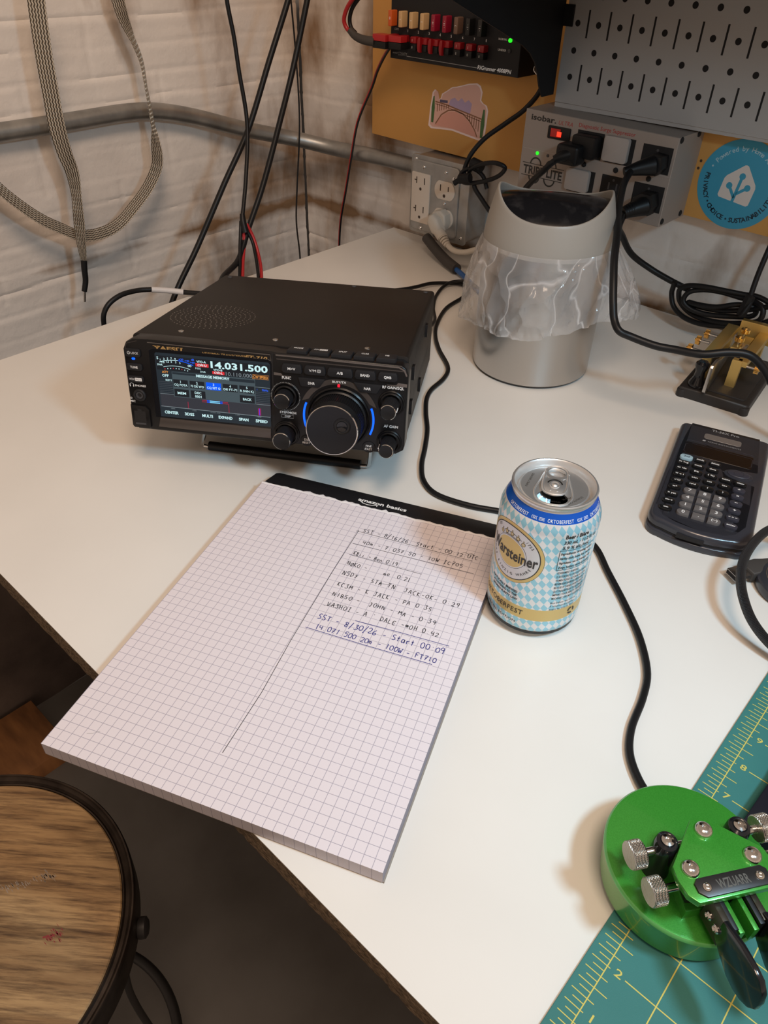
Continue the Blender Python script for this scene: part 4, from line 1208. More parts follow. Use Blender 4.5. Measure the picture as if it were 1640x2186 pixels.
# meter
mb.ring(45, 26.2, 38.6, 39.2, 0.05, 'lcd_white', 30, d(67), d(111)); mb.ring(45, 26.2, 38.6, 39.2, 0.06, 'lcd_blue', 20, d(67), d(87))
mb.ring(45, 20.6, 39.4, 39.8, 0.05, 'lcd_white', 30, d(72), d(106))
for i in range(9): mb.disc(35.3 + 2.45 * i, 57.0 + 1.1 * math.sin(PI * i / 8.0), 0.45, 0.05, 'lcd_white' if i % 3 else 'lcd_red', 8)
def LT(s, x, z, h, mt='lcd_white', **k): mb.text(s, x, z, h, mt, 0.06, **k)
LT('S', 29.6, 66.0, 2.4, bold=.02)
for s, x, z in (('1', 31.9, 64.6), ('3', 35.2, 65.6), ('5', 38.4, 66.1), ('7', 41.6, 66.4), ('9', 44.9, 66.4)): LT(s, x, z, 1.7, bold=.02)
for s, x, z in (('+20', 50.0, 66.3), ('+40', 55.0, 65.6), ('+60', 59.6, 64.6), ('dB', 60, 66.9)): LT(s, x, z, 1.6, 'lcd_bluetext', width=4.0 if s != 'dB' else 2.6, bold=.02)
for s, x, z in (('1.0', 34.2, 62.6), ('1.5', 38.2, 63.3), ('2', 41.4, 63.5), ('3', 45.2, 63.5), ('5', 48.8, 63.2)): LT(s, x, z, 1.6, bold=.02)
mb.ring(56.2, 61.4, 0.5, 0.9, 0.06, 'lcd_white', 10); mb.ring(57.7, 61.4, 0.5, 0.9, 0.06, 'lcd_white', 10)
LT('SWR', 31.2, 60.4, 1.5, width=4.6, bold=.02)
LT('VFO-A', 67.3, 65.8, 1.9, width=8.2, bold=.02)
mb.rect(62.2, 73.4, 61.5, 64.3, 0.04, 'lcd_red'); LT('CW-U', 67.8, 62.9, 2.0, width=7.8, bold=.03)
LT('MSG', 64.2, 60.0, 1.5, width=4.6); LT('DNR', 68.2, 57.4, 1.5, width=4.6)
LT('14.031.500', 99.4, 64.3, 5.4, width=48.4, bold=.03)
LT('VFO-B', 81.1, 60.1, 1.7, width=7.8, bold=.02)
mb.rect(76.2, 86.6, 56.3, 58.8, 0.04, 'lcd_red'); LT('CW-L', 81.4, 57.6, 1.8, width=7.2, bold=.03)
LT('10.110.000', 99.0, 57.6, 3.3, 'lcd_dim', width=22.4)
LT('CW SPEED', 117.3, 57.3, 2.0, 'lcd_orange', width=12.6, bold=.02)
mb.strokes([[(110.4, 55.6), (124, 55.6), (124.4, 59), (110.6, 59), (110.4, 55.6)]], 0.25, 0.05, 'lcd_orange')
LT('ATT', 35, 54.3, 1.9, 'lcd_orange', width=5.4, bold=.02); LT('OFF', 35, 51.2, 2.1, width=5.6, bold=.02); LT('KEY1', 37.4, 47.4, 1.6, width=5.2, bold=.02)
mb.rect(40.8, 112.4, 33.0, 55.2, 0.03, 'lcd_panel'); mb.rect(41.2, 61.5, 53.0, 54.8, 0.04, 'lcd_dark'); mb.rect(90.6, 112.0, 51.6, 54.2, 0.04, 'lcd_dark')
LT('MESSAGE MEMORY', 76.3, 53.4, 2.1, width=28.6, bold=.03)
for i, (a, b_) in enumerate((('1', 'CQ POTA'), ('2', '73 DE WO'), ('3', 'CQ SST O'), ('4', 'DE FT-71'), ('5', 'R 5NN K)'))):
    cx = 47.7 + 14.35 * i
    mb.rect(cx - 6.4, cx + 6.4, 42.2, 48.6, 0.045, 'lcd_blue' if i == 2 else 'lcd_black')
    LT(a, cx, 46.9, 2.0, bold=.02); LT(b_, cx, 44.0, 1.9, width=11.6, bold=.02)
for cx, tx in ((47.9, ('MEM',)), (62.3, ('DEC', '0001')), (105.0, ('BACK',))):
    mb.rect(cx - 6.4, cx + 6.4, 33.6, 40.2, 0.045, 'lcd_black')
    if len(tx) == 1: LT(tx[0], cx, 36.8, 2.2, width=7.4, bold=.02)
    else: LT(tx[0], cx, 38.4, 2.0, width=5.8, bold=.02); LT(tx[1], cx, 35.2, 2.0, width=5.8, bold=.02)
for i in range(7):
    mb.rect(28.6, 40.4, 36.2 + 1.55 * i, 36.36 + 1.55 * i, 0.035, 'lcd_line'); mb.rect(112.6, 124.6, 34.8 + 1.55 * i, 34.96 + 1.55 * i, 0.035, 'lcd_line')
for r in ((28.6, 40.8, 34.7), (112.6, 124.8, 33.2), (112.4, 124.9, 48.3)): mb.rect(r[0], r[1], r[2], r[2] + 0.35, 0.04, 'lcd_dim')
mb.flat([(28.2, 23.2), (124.4, 22.4), (124.4, 22.9), (28.2, 23.7)], 0.04, 'lcd_dim')
LT('1', 113.8, 46.4, 1.5, 'lcd_bluetext'); LT('2kHz', 120.7, 46.3, 1.7, 'lcd_bluetext', width=5.4, bold=.02)
for y_, c_ in ((30.9, 'lcd_cyan'), (32.2, 'lcd_cyan')):
    mb.rect(65.2, 88, y_ - 0.35, y_ + 0.35, 0.04, 'lcd_trace'); mb.rect(69.5, 83.2, y_ - 0.4, y_ + 0.4, 0.05, 'lcd_blue'); mb.rect(72, 81, y_ - 0.35, y_ + 0.35, 0.06, c_)
for x_, a_, b_ in ((52.6, 23.6, 29.5), (88.4, 23.2, 31)): mb.rect(x_ - 0.3, x_ + 0.3, a_, b_, 0.04, 'lcd_trace')
mb.rect(113.9, 116.4, 23.4, 29.8, 0.04, 'lcd_trace'); mb.rect(114.7, 115.6, 23.4, 29.6, 0.05, 'lcd_purple')
for x_, s_ in ((38.5, '-2000'), (57.5, '-1000'), (76.3, '14.031.500'), (95.5, '+1000'), (114.5, '+2000')): LT(s_, x_, 22.0, 0.9, 'lcd_dim', width=4.0 if len(s_) < 7 else 8.5)
for s_, x_, wd in (('CENTER', 37.0, 12.4), ('3DSS', 53.0, 8.4), ('MULTI', 69.0, 9.4), ('EXPAND', 84.9, 12.2), ('SPAN', 100.9, 8.4), ('SPEED', 116.6, 10.4)): LT(s_, x_, 18.3, 2.5, width=wd, bold=.035)
mb.build('screen', ra, 'lit colour screen')
mb = MB(); mb.T = F
mb.prism([(24, 4.0), (124.6, 3.6), (124.8, 12.6), (26.4, 12.8)], 0.1, 1.4, 'bronze_strip', 0.8, 2)
mb.build('lower_bezel', ra)

# buttons
def button(x0, x1, z0, z1, txt, h, wd=None, out=1.6, poly=None, name='button', mt='panel_matt', r=1.3, lab=None):
    m_ = MB(); m_.T = F
    m_.prism(poly or rrect(x0, x1, z0, z1, r, 3), -0.2, out, mt, 0.6, 2)
    if txt: m_.text(txt, (x0 + x1) / 2, (z0 + z1) / 2, h, 'print_white', out + 0.05, width=wd, bold=0.018)
    return m_
b_ = button(1.6, 15.4, 65.0, 72.2, None, 0, r=2); b_.text('LOCK', 10.6, 68.6, 1.9, 'print_white', 1.66, width=6.4); b_.ring(5.4, 68.6, 0.95, 1.3, 1.66, 'print_white', 14, d(125), d(415)); b_.rect(5.25, 5.55, 68.8, 70.2, 1.67, 'print_white'); b_.build('power_button', ra)
button(1.6, 15.4, 53.3, 59.4, 'TUNE', 2.0, 6.6, r=2).build('button', ra)
b_ = button(1.6, 15.4, 42.8, 48.6, None, 0, r=2); b_.text('VOX', 5.4, 45.8, 1.9, 'print_white', 1.66, width=4.8); b_.rect(8.2, 14.0, 44.4, 47.1, 1.64, 'print_white'); b_.text('MOX', 11.1, 45.8, 1.7, 'panel_black', 1.68, width=4.6); b_.build('button', ra)
m_ = MB(); m_.T = F; m_.prism(rrect(6.8, 9.8, 62.4, 64.2, 0.8, 3), 0, 0.6, 'led_blue', 0.2, 1); m_.build('indicator_lamp', ra, 'lit blue lamp')
for x0, x1, s_, wd in ((135.6, 152.6, 'M>V', 6.4), (154.2, 172.0, 'V/M', 6.2), (173.4, 194.2, 'A/B', 5.0), (195.6, 213.0, 'BAND', 7.4), (214.6, 230.6, 'QMB', 6.0)):
    z0, z1 = 63.9, 71.4
    poly = [(x0 + 1.8, z0), (x1 - 0.6 if x1 < 229 else x1 - 2, z0), (x1, z0 + 2), (x1 - 0.6, z1 - 1.4), (x1 - 1.6, z1), (x0 + 1.6, z1), (x0 + 0.6, z1 - 1.4), (x0, z0 + 1.8)]
    if s_ == 'V/M':
        m_ = button(x0, x1, z0, z1, None, 0, poly=poly, out=2.6); m_.text('V/M', x0 + 7.2, 67.7, 2.1, 'print_white', 2.65, width=5.8)
        m_.prism(rrect(x0 + 10.8, x0 + 14.2, 66.3, 69.1, 1.0, 3), 2.6, 2.64, 'print_grey'); m_.text('W', x0 + 12.5, 67.7, 1.5, 'panel_black', 2.68)
    else: m_ = button(x0, x1, z0, z1, s_, 2.1, wd, poly=poly, out=2.6)
    m_.build('button', ra)
button(149, 171.4, 53, 60, 'DNR', 2.1, 5.6, poly=[(149, 60.6), (171.5, 60.6), (166.8, 53.6), (165.5, 53), (152.0, 53), (150.8, 53.8)], out=1.4).build('button', ra)
button(194.8, 218, 52.6, 60, 'NAR', 2.1, 5.6, poly=[(194.8, 60.6), (218.2, 60.2), (214.8, 53.2), (213.6, 52.5), (201.0, 52.5), (199.6, 53.4)], out=1.4).build('button', ra)
for x0, x1, s_, wd in ((138.6, 155.6, 'MODE', 7.6), (157.4, 173.6, 'ZIN', 3.8), (175.2, 192.0, 'SPLIT', 6.6), (193.6, 210.4, 'CLAR', 6.2), (212.0, 228.0, 'NB', 3.2)):
    m_ = MB(); m_.T = Tr(0, 0, 78.4)
    m_.prism([(x0, 3.8), (x1 - 1, 3.8), (x1, 5), (x1, 15), (x1 - 1.4, 16.4), (x0 + 1, 16.4)], -1.2, 2.8, 'panel_matt', 0.8, 2)
    if s_ == 'ZIN':
        m_.text('ZIN', x0 + 4.6, 10.6, 2.6, 'print_white', 2.86, width=4.2); m_.rect(x0 + 7.2, x0 + 13.6, 9.0, 12.4, 2.85, 'print_white'); m_.text('SPOT', x0 + 10.4, 10.6, 2.0, 'panel_black', 2.9, width=5.4)
    else: m_.text(s_, (x0 + x1) / 2, 10.6, 2.8, 'print_white', 2.86, width=wd, bold=0.018)
    m_.build('button', ra)
for cx, cz, s_ in ((209, 4.4, ('FINE', '/FAST')), (155.6, 4.6, ('DSS', 'RESET'))):
    m_ = MB(); m_.T = F; m_.prism([(cx + 5.6 * math.cos(a), cz + 5.0 * math.sin(a)) for a in [2 * PI * i / 20 for i in range(20)]], 0, 0.9, 'panel_matt', 0.4, 2)
    m_.text(s_[0], cx, cz + 1.2, 1.9, 'print_white', 0.96, width=5.0 if s_[0] == 'FINE' else 4.0); m_.text(s_[1], cx - 0.3, cz - 1.6, 1.9, 'print_white', 0.96, width=6.4)
    m_.build('button', ra)
# led arcs
for a0, a1 in ((d(158), d(204)), (d(-24), d(22))):
    m_ = MB(); m_.T = F @ Tr(182.8, 28, 0)
    poly = [(30.2 * math.cos(a0 + (a1 - a0) * i / 14), 30.2 * math.sin(a0 + (a1 - a0) * i / 14)) for i in range(15)] + [(28.6 * math.cos(a1 + (a0 - a1) * i / 14), 28.6 * math.sin(a1 + (a0 - a1) * i / 14)) for i in range(15)]
    m_.prism(poly, 0, 0.8, 'led_blue', 0.0)
    m_.build('light_arc', ra, 'glowing blue light arc')
m_ = MB(); m_.T = F; m_.prism(rrect(181.6, 183.6, 54.2, 57.4, 0.6, 2), 0, 0.7, 'led_red', 0.2, 1); m_.build('indicator_lamp', ra, 'lit red lamp')
# jack and microphone socket
m_ = MB(); m_.T = F @ Tr(9.8, 31.3, 0)
m_.lathe([(5.6, 0), (5.4, 1.0), (4.6, 1.6), (3.6, 1.4), (3.2, -0.2)], 'panel_matt', 28); m_.lathe([(3.2, 0.9), (1.9, 0.9), (1.7, 0.1)], 'dark_grey', 20); m_.disc(0, 0, 1.8, 0.1, 'hole_dark', 16)
m_.build('phones_jack', ra)
m_ = MB(); m_.T = F
m_.prism([(0.4, 3.4), (2, 1.4), (15.6, 1.4), (17.2, 3), (17.2, 18.4), (13.6, 21.9), (0.6, 22.2)], 0, 1.6, 'panel_black', 0.8, 2)
m_.rect(3.4, 13.6, 4.6, 17.2, 1.65, 'hole_dark'); m_.rect(6.6, 10.4, 15.0, 19.2, 1.66, 'hole_dark'); m_.box(3.8, 13.2, 4.8, 6.4, 1.66, 2.0, 'dark_grey')
m_.build('microphone_socket', ra)
# knobs
def knob(name, cx, cz, ro, r0, r1, h, nt_, ring=True, mark=None, cap='panel_matt'):
    m_ = MB(); m_.T = F @ Tr(cx, cz, 0)
    if ring: m_.lathe([(ro, 0), (ro - 0.3, 1.0), (ro - 1.1, 1.5), (ro - 2.0, 1.2), (ro - 2.6, 0.1)], 'panel_black', 40)
    m_.lathe([(r1 + 1.2, 0), (r1 + 1.1, 2.6), (r1, 3.2)], 'panel_black', 40)
    m_.prism(gear(r0, r0 - 0.45, nt_), 2.8, h - 1.2, 'panel_matt', 0.0)
    m_.lathe([(r0 - 0.3, h - 1.3), (r0 - 0.5, h - 0.5)], cap, 48)
    m_.lathe([(r0 - 0.5, h - 0.5), (r0 - 0.95, h), ], 'chrome', 64)
    m_.lathe([(r0 - 0.95, h), (r0 - 1.2, h - 0.15), (0, h - 0.15)], 'black_plastic', 64)
    if mark is not None:
        m_.T = m_.T @ Matrix.Rotation(mark, 4, 'Z'); m_.box(r0 - 0.35, r0 + 0.25, -0.45, 0.45, h - 9, h - 1, 'print_white')
    return m_
k_ = knob('', 138.2, 43.0, 12.4, 7.2, 8.6, 14, 44)
k_.T = F @ Tr(138.2, 43.0, 0)
for i in range(60):
    a = 2 * PI * i / 60; k_.box(0, 0, 0, 0, 0, 0, 'panel_black') if False else k_.flat([((11.7) * math.cos(a - .02), 11.7 * math.sin(a - .02)), (12.5 * math.cos(a - .02), 12.5 * math.sin(a - .02)), (12.5 * math.cos(a + .02), 12.5 * math.sin(a + .02)), (11.7 * math.cos(a + .02), 11.7 * math.sin(a + .02))], 1.2, 'print_grey')
k_.build('function_knob', ra)
knob('', 138.2, 9.6, 11.4, 8.0, 9.0, 18, 44).build('step_knob', ra)
knob('', 226.4, 45.2, 11.2, 6.9, 8.4, 21, 40, mark=d(8)).build('gain_knob', ra)
knob('', 226.0, 11.0, 10.8, 6.6, 8.2, 20, 40, mark=d(165)).build('volume_knob', ra)
k_ = MB(); k_.T = F @ Tr(182.8, 28.2, 0)
k_.lathe([(27.0, 0), (26.8, 1.4), (25.6, 2.2), (24.6, 1.4), (24.4, 0.2)], 'panel_black', 72)
k_.lathe([(24.0, 0), (24.0, 4), (22.8, 5)], 'black_plastic', 72)
k_.prism(gear(22.6, 21.8, 76), 4.5, 19.5, 'black_rubber', 0.0)
k_.lathe([(22.0, 19.4), (21.7, 20.0), (21.7, 26.6), (21.4, 27.4)], 'black_plastic', 90)
k_.lathe([(21.4, 27.4), (20.9, 28.0), (20.5, 28.0)], 'chrome', 90)
k_.lathe([(20.5, 28.0), (20.2, 27.8), (0, 27.8)], 'dial_face', 90)
mat('dial_face', (0.016, 0.016, 0.019), 0.38, 0.3, spec=0.3)
k_.T = F @ Tr(182.8 + 8.4, 28.2 + 4.6, 27.8)
k_.lathe([(6.9, 0), (6.7, 0.35), (6.2, 0.3), (5.8, 0.02)], 'panel_black', 40); k_.lathe([(5.8, 0.03), (4.6, 0.03)], 'hole_dark', 32); k_.lathe([(4.6, 0.0), (4.2, 0.9), (3.0, 0.6), (1.6, 0.15), (0, 0.05)], 'black_gloss', 32)
k_.build('tuning_dial', ra)
# tilt stand
M_r = Euler((-0.155, 0, 0.5905)).to_matrix().to_4x4()
st = MB(); st.T = (Matrix.Translation((298.4, -674.5, 44.7)) @ M_r).inverted()
A0 = Vector((309, -616.5, 0)); A1 = Vector((447, -531, 0))
dirx = (A1 - A0).normalized()
bl_, br_ = A0 + Vector((0, 0, 3)), A1 + Vector((0, 0, 3))
up = Vector((0, 0, 40))
Mr3 = Matrix.Translation((298.4, -674.5, 44.7)) @ M_r
h0 = Mr3 @ Vector((59, 22, 1)); h1 = Mr3 @ Vector((207, 22, 1))
st.tube([h0, bl_ + (h0 - bl_) * 0.25, bl_ + Vector((0, 0, 1)) + dirx * 1.5, bl_ + dirx * 9], 1.9, 'chrome', n=10, sub=8)
st.tube([h1, br_ + (h1 - br_) * 0.25, br_ + Vector((0, 0, 1)) - dirx * 1.5, br_ - dirx * 9], 1.9, 'chrome', n=10, sub=8)
st.build('stand_wire', ra, 'chrome wire stand leg')
st = MB(); st.T = (Matrix.Translation((298.4, -674.5, 44.7)) @ M_r).inverted()
st.tube([bl_ + dirx * 8 + Vector((0, 0, 1.4)), br_ - dirx * 8 + Vector((0, 0, 1.4))], 4.4, 'black_rubber', n=14, smooth=False)
st.build('stand_bar', ra, 'black rubber stand bar')
for x in (25, 214):
    m_ = MB(); m_.T = Tr(x, 228, 1) @ Matrix.Rotation(PI, 4, 'X'); m_.lathe([(8, 0), (7.4, 5.2), (0, 5.4)], 'black_rubber', 24); m_.build('rear_foot', ra)

# ================================================================== WRITING PAD
pd = thing('graph_pad', 'graph paper pad with handwritten notes under a black binding', 'notepad', (511.22, -880.78, 0), (0, 0, 0.39088))
m_ = MB()
W_, H_, Z_ = 215.9, 298.4, 11.72
m_.prism([(0, 0), (W_, 0), (W_, 281.5), (0, 281.5)], 1.4, Z_, 'graph_paper', 0.0)
m_.build('paper_block', pd)
m_ = MB(); m_.box(0.3, W_ + 0.8, 0.4, H_, 0.02, 1.3, 'card'); m_.build('cardboard_back', pd)
m_ = MB()
m_.prism([(1.2, 280.5), (W_, 280.5), (W_, 297.2), (W_ - 0.5, H_), (8.5, H_), (5.5, 297.0)], 0.6, Z_ + 0.35, 'bind_black', 0.5, 2)
m_.text('amazon basics', 108.8, 288.6, 3.9, 'print_white', Z_ + 0.42, width=43, bold=0.028)
m_.strokes([[(89.5, 286.6), (93, 284.6), (97, 283.9), (101, 284.4), (104.6, 286.0)], [(102.6, 286.6), (105.0, 286.8), (105.2, 284.2)]], 0.75, Z_ + 0.42, 'print_white')
m_.build('binding_strip', pd)
m_ = MB(); rn = random.Random(12)
lo = [(x, 280.2 - rn.uniform(0.3, 1.8)) for x in frange(0, W_, 3.0)]
hi = [(x, 280.6 + max(0, rn.gauss(0.9, 0.7)) * (1.2 if 40 < x < 130 else 0.7)) for x in frange(0, W_, 3.0)]
vs = []
for (x, a), (_, b2) in zip(lo, hi): vs += [(x, a, Z_ + 0.03), (x, (a + b2) / 2, Z_ + rn.uniform(0.5, 1.0)), (x, b2, Z_ + 0.45)]
fs = []
for i in range(len(lo) - 1):
    for k in (0, 1): fs.append((3 * i + k, 3 * i + 3 + k, 3 * i + 4 + k, 3 * i + 1 + k))
m_.add(vs, fs, 'paper_torn'); m_.build('torn_paper_edge', pd)

# handwriting: single-line letters
HW = {
'0': ['.3,1 .1,.8 .05,.4 .2,.05 .45,.1 .55,.5 .5,.85 .3,1'], '1': ['.3,1 .3,0'], '2': ['.05,.8 .25,1 .5,.85 .45,.55 .1,.05 .15,.02 .6,.05'],
'3': ['.1,.95 .5,.95 .3,.6 .52,.4 .45,.1 .2,0 .05,.1'], '4': ['.1,1 .05,.5 .5,.5', '.45,1 .45,0'], '5': ['.55,1 .15,1 .12,.6 .4,.6 .5,.3 .35,.02 .08,.05'],
'6': ['.45,1 .15,.6 .08,.2 .3,0 .5,.2 .4,.45 .12,.3'], '7': ['.05,.95 .5,1 .3,.5 .2,0', '.1,.5 .45,.5'], '8': ['.45,.9 .2,1 .1,.8 .45,.3 .35,.02 .1,.1 .12,.35 .48,.75 .45,.9'],
'9': ['.5,.7 .3,.5 .1,.7 .25,1 .48,.9 .5,.6 .42,0'], 'A': ['.05,0 .28,1 .5,0', '.12,.4 .45,.4'], 'B': ['.1,0 .1,1 .4,.9 .38,.6 .1,.52', '.1,.52 .5,.35 .4,.05 .1,0'],
'C': ['.5,.9 .25,1 .08,.5 .25,.05 .52,.1'], 'D': ['.1,0 .1,1 .45,.8 .5,.35 .1,0'], 'E': ['.5,1 .1,1 .1,0 .5,0', '.1,.5 .4,.5'], 'F': ['.5,1 .1,1 .1,0', '.1,.55 .4,.55'],
'H': ['.08,1 .08,0', '.48,1 .48,0', '.08,.5 .48,.5'], 'I': ['.3,1 .3,0', '.12,1 .48,1', '.12,0 .48,0'], 'J': ['.1,1 .55,1', '.35,1 .35,.15 .2,0 .05,.15'], 'K': ['.1,1 .1,0', '.5,1 .1,.5 .5,0'],
'L': ['.1,1 .1,0 .48,0'], 'M': ['.05,0 .1,.9 .3,.4 .5,.95 .58,0'], 'N': ['.08,0 .08,1 .5,0 .5,1'], 'O': ['.3,1 .08,.7 .1,.2 .35,0 .55,.4 .5,.85 .3,1'], 'P': ['.1,0 .1,1 .45,.9 .42,.55 .1,.48'],
'S': ['.5,.95 .2,.95 .12,.65 .45,.4 .42,.08 .08,.02'], 'T': ['.05,1 .55,1', '.3,1 .3,0'], 'U': ['.08,1 .1,.15 .3,0 .5,.2 .5,1'], 'V': ['.05,1 .28,0 .52,1'], 'W': ['.03,1 .15,0 .3,.6 .45,0 .58,1'],
'Y': ['.08,1 .3,.5', '.52,1 .15,0'], 'a': ['.45,.55 .2,.6 .08,.3 .2,.02 .42,.2 .45,.6 .5,0'], 'e': ['.1,.3 .45,.35 .35,.6 .12,.45 .15,.08 .45,.08'], 'i': ['.25,.55 .25,0', '.25,.8 .27,.84'],
'm': ['.05,0 .08,.55 .2,.5 .25,.05 .28,.5 .42,.5 .48,0'], 'n': ['.08,0 .1,.55 .3,.58 .42,.4 .45,0'], 'o': ['.3,.6 .08,.35 .2,.03 .42,.2 .4,.5 .3,.6'], 'r': ['.1,.58 .15,0', '.13,.4 .3,.6 .45,.52'], 't': ['.25,1 .25,0', '.08,.62 .45,.62'],
'-': ['.1,.45 .5,.47'], '/': ['.45,1.15 .1,-.2'], ':': ['.28,.65 .3,.7', '.27,.15 .3,.2'], '.': ['.2,.0 .24,.05'], "'": ['.2,.95 .25,.8'], 'q': ['.3,1 .1,.8 .05,.4 .2,.05 .45,.1 .55,.5 .5,.85 .3,1', '.5,1.05 .1,-.05'], '*': ['.1,.3 .5,.3 .5,.7 .1,.7 .12,.4 .45,.45 .4,.6 .15,.55']}
def handwrite(mb, s, x0, x1, y0, y1, h, mt, wd=0.52):
    n_ = len(s); rn = random.Random(sum(map(ord, s)))
    adv = (x1 - x0) / n_
    for i, ch in enumerate(s):
        if ch == ' ' or ch not in HW: continue
        bx = x0 + adv * i + rn.uniform(-.15, .15); by = y0 + (y1 - y0) * i / n_ + rn.uniform(-.35, .35); hh = h * rn.uniform(.88, 1.1); ww = min(adv * 1.45, h * 1.0)
        sl = rn.uniform(-.05, .08)
        for stv in HW[ch]:
            pts = [tuple(map(float, q_.split(','))) for q_ in stv.split()]
            P_ = [(bx + (p_[0]) * ww + sl * p_[1] * hh, by + p_[1] * hh, 0) for p_ in pts]
            if len(P_) > 2: P_ = [tuple(v_) for v_ in spline(P_, 4)]
            mb.strokes([[(a_, b2) for a_, b2, *_ in P_]], wd, Z_ + 0.05, mt)
m_ = MB()
for s_, x0, x1, y0, y1, h in (('SST - 8/16/26  Start - 00:12 UTC', 106, 201.5, 250, 250.5, 4.2), ('40m - 7.037.50 - 10W IC705', 111, 193, 236.2, 238.2, 4.0), ('K8ii - Ben 0:19', 109, 145.5, 222, 221.8, 3.9),
                              ('NqKO -     mo  0:21', 109, 160.5, 209.6, 208.6, 4.0), ('N5DY - STA TN  JACK-OK- 0:29', 109.5, 202, 198.2, 196.6, 4.1), ('KC3M - K JACK - PA 0:35', 110.5, 184.5, 186, 186, 4.0),
                              ('N1BSO -  JOHN - MA - 0:39', 111.5, 191, 175.4, 174.4, 4.0), ("VA3HOI - A ' DALE -*OH 0:42", 112, 196, 164.4, 164.6, 4.0)):
    handwrite(m_, s_, x0, x1, y0, y1, h, 'ink_black')
handwrite(m_, 'SST - 8/30/26 - Start 00:09', 110.5, 204, 150.5, 151.2, 5.0, 'ink_blue', 0.6)
handwrite(m_, '14.071.500 20m - 100W - FT710', 113, 201, 141.8, 142.0, 4.4, 'ink_blue', 0.56)
m_.strokes([[(101.0, 249.3), (150, 248.9), (197.7, 248.4)], [(102.6, 251), (102.0, 200), (102.6, 125.8), (104.4, 80), (103.3, 32.6)], [(104, 234), (202, 235)], [(106.5, 221), (165.6, 220.2)], [(188, 254.8), (190, 256.2), (192, 255), (195, 256.6), (197, 255.4)]], 0.42, Z_ + 0.05, 'ink_black')
m_.strokes([[(110, 164), (125, 170)], [(139, 199.5), (147, 200.5)]], 0.35, Z_ + 0.05, 'ink_black')
m_.strokes([[(136.7, 158.3), (170, 159.2), (204.9, 159.6)], [(106.8, 140.2), (150, 139.8), (198.7, 140.2)]], 0.5, Z_ + 0.05, 'ink_blue')
m_.strokes([[(21, 15.2), (24, 16.4), (27.4, 19.4)]], 0.25, Z_ + 0.05, 'lcd_line' if False else 'print_grey')
m_.build('handwriting', pd, 'handwritten radio log in black and blue ink')

# ================================================================== BEER CAN
CX, CY, CR = 654.24, -575.73, 33.1
can = thing('beer_can', 'open beer can with blue and white diamond print and round gold logo', 'can', (CX, CY, 0))
m_ = MB()
prof = [(22.5, 1.6), (23.6, 0.3), (24.6, 0.3), (26.0, 1.8), (28.4, 4.4), (31.4, 7.8), (32.8, 11.0), (CR, 14.5), (CR, 20.3), (CR, 31.0), (CR, 94), (32.9, 96.5), (32.2, 99.2), (31.1, 102.0), (30.2, 104.0), (27.9, 108.4), (27.0, 110.2), (26.6, 111.6)]
mm = ['aluminium', 'aluminium', 'aluminium', 'aluminium', 'lozenge', 'lozenge', 'lozenge', 'lozenge', 'can_gold', 'lozenge', 'lozenge', 'lozenge', 'lozenge', 'lozenge', 'can_blue', 'can_blue', 'aluminium']
m_.lathe(prof, 'lozenge', 96, mm)
def wrap(th0, z0, dr=0.0):
    def f(x, y, z):
        zz = z0 + y
        r = CR
        for (ra_, za), (rb, zb) in zip(prof, prof[1:]):
            if za <= zz <= zb and zb > za: r = ra_ + (rb - ra_) * (zz - za) / (zb - za); break
        r += z + dr
        a = math.radians(th0) + x / CR
        return (r * math.cos(a), r * math.sin(a), zz)
    return f
# gold oval logo, centred at -101 degrees
C0 = -101.5; Z0 = 72.6
def oval(m_, r0, r1, mt, lift):
    n_ = 64; K_ = 8
    vs = []; fs = []
    for k in range(K_ + 1):
        r = r0 + (r1 - r0) * k / K_
        for i in range(n_):
            a = 2 * PI * i / n_; vs.append((r * 1.055 * math.cos(a), r * math.sin(a), lift))
    for k in range(K_):
        for i in range(n_):
            j = (i + 1) % n_
            fs.append((k * n_ + i, (k + 1) * n_ + i, (k + 1) * n_ + j, k * n_ + j))
    m_.add(vs, fs, mt, fn=wrap(C0, Z0))
oval(m_, 0.01, 24.0, 'can_ink', 0.04); oval(m_, 0.01, 23.75, 'can_gold', 0.08); oval(m_, 0.01, 21.6, 'can_ink', 0.12); oval(m_, 0.01, 20.9, 'can_silver', 0.16)
oval(m_, 0.01, 12.6, 'can_ink', 0.20); oval(m_, 0.01, 12.3, 'can_silver', 0.23); oval(m_, 0.01, 11.4, 'can_gold', 0.26)
wf = wrap(C0, Z0)
m_.text('Warsteiner', 1.2, -0.4, 8.6, 'can_ink', 0.42, width=40, bold=0.02, fn=wf)
m_.text('SEIT', -13.5, 14.5, 1.9, 'can_ink', 0.3, rot=d(36), fn=wf); m_.text('1753', 14.2, 12.5, 2.1, 'can_ink', 0.3, rot=d(-42), space=1.2, fn=wf)
for i, ch in enumerate('DAS EINZIG WAHRE'):
    a = d(205) + d(130) * i / 15
    if ch != ' ': m_.text(ch, 17.2 * math.cos(a) * 1.05, 17.2 * math.sin(a), 2.1, 'can_ink', 0.3, rot=a + PI / 2, fn=wf)
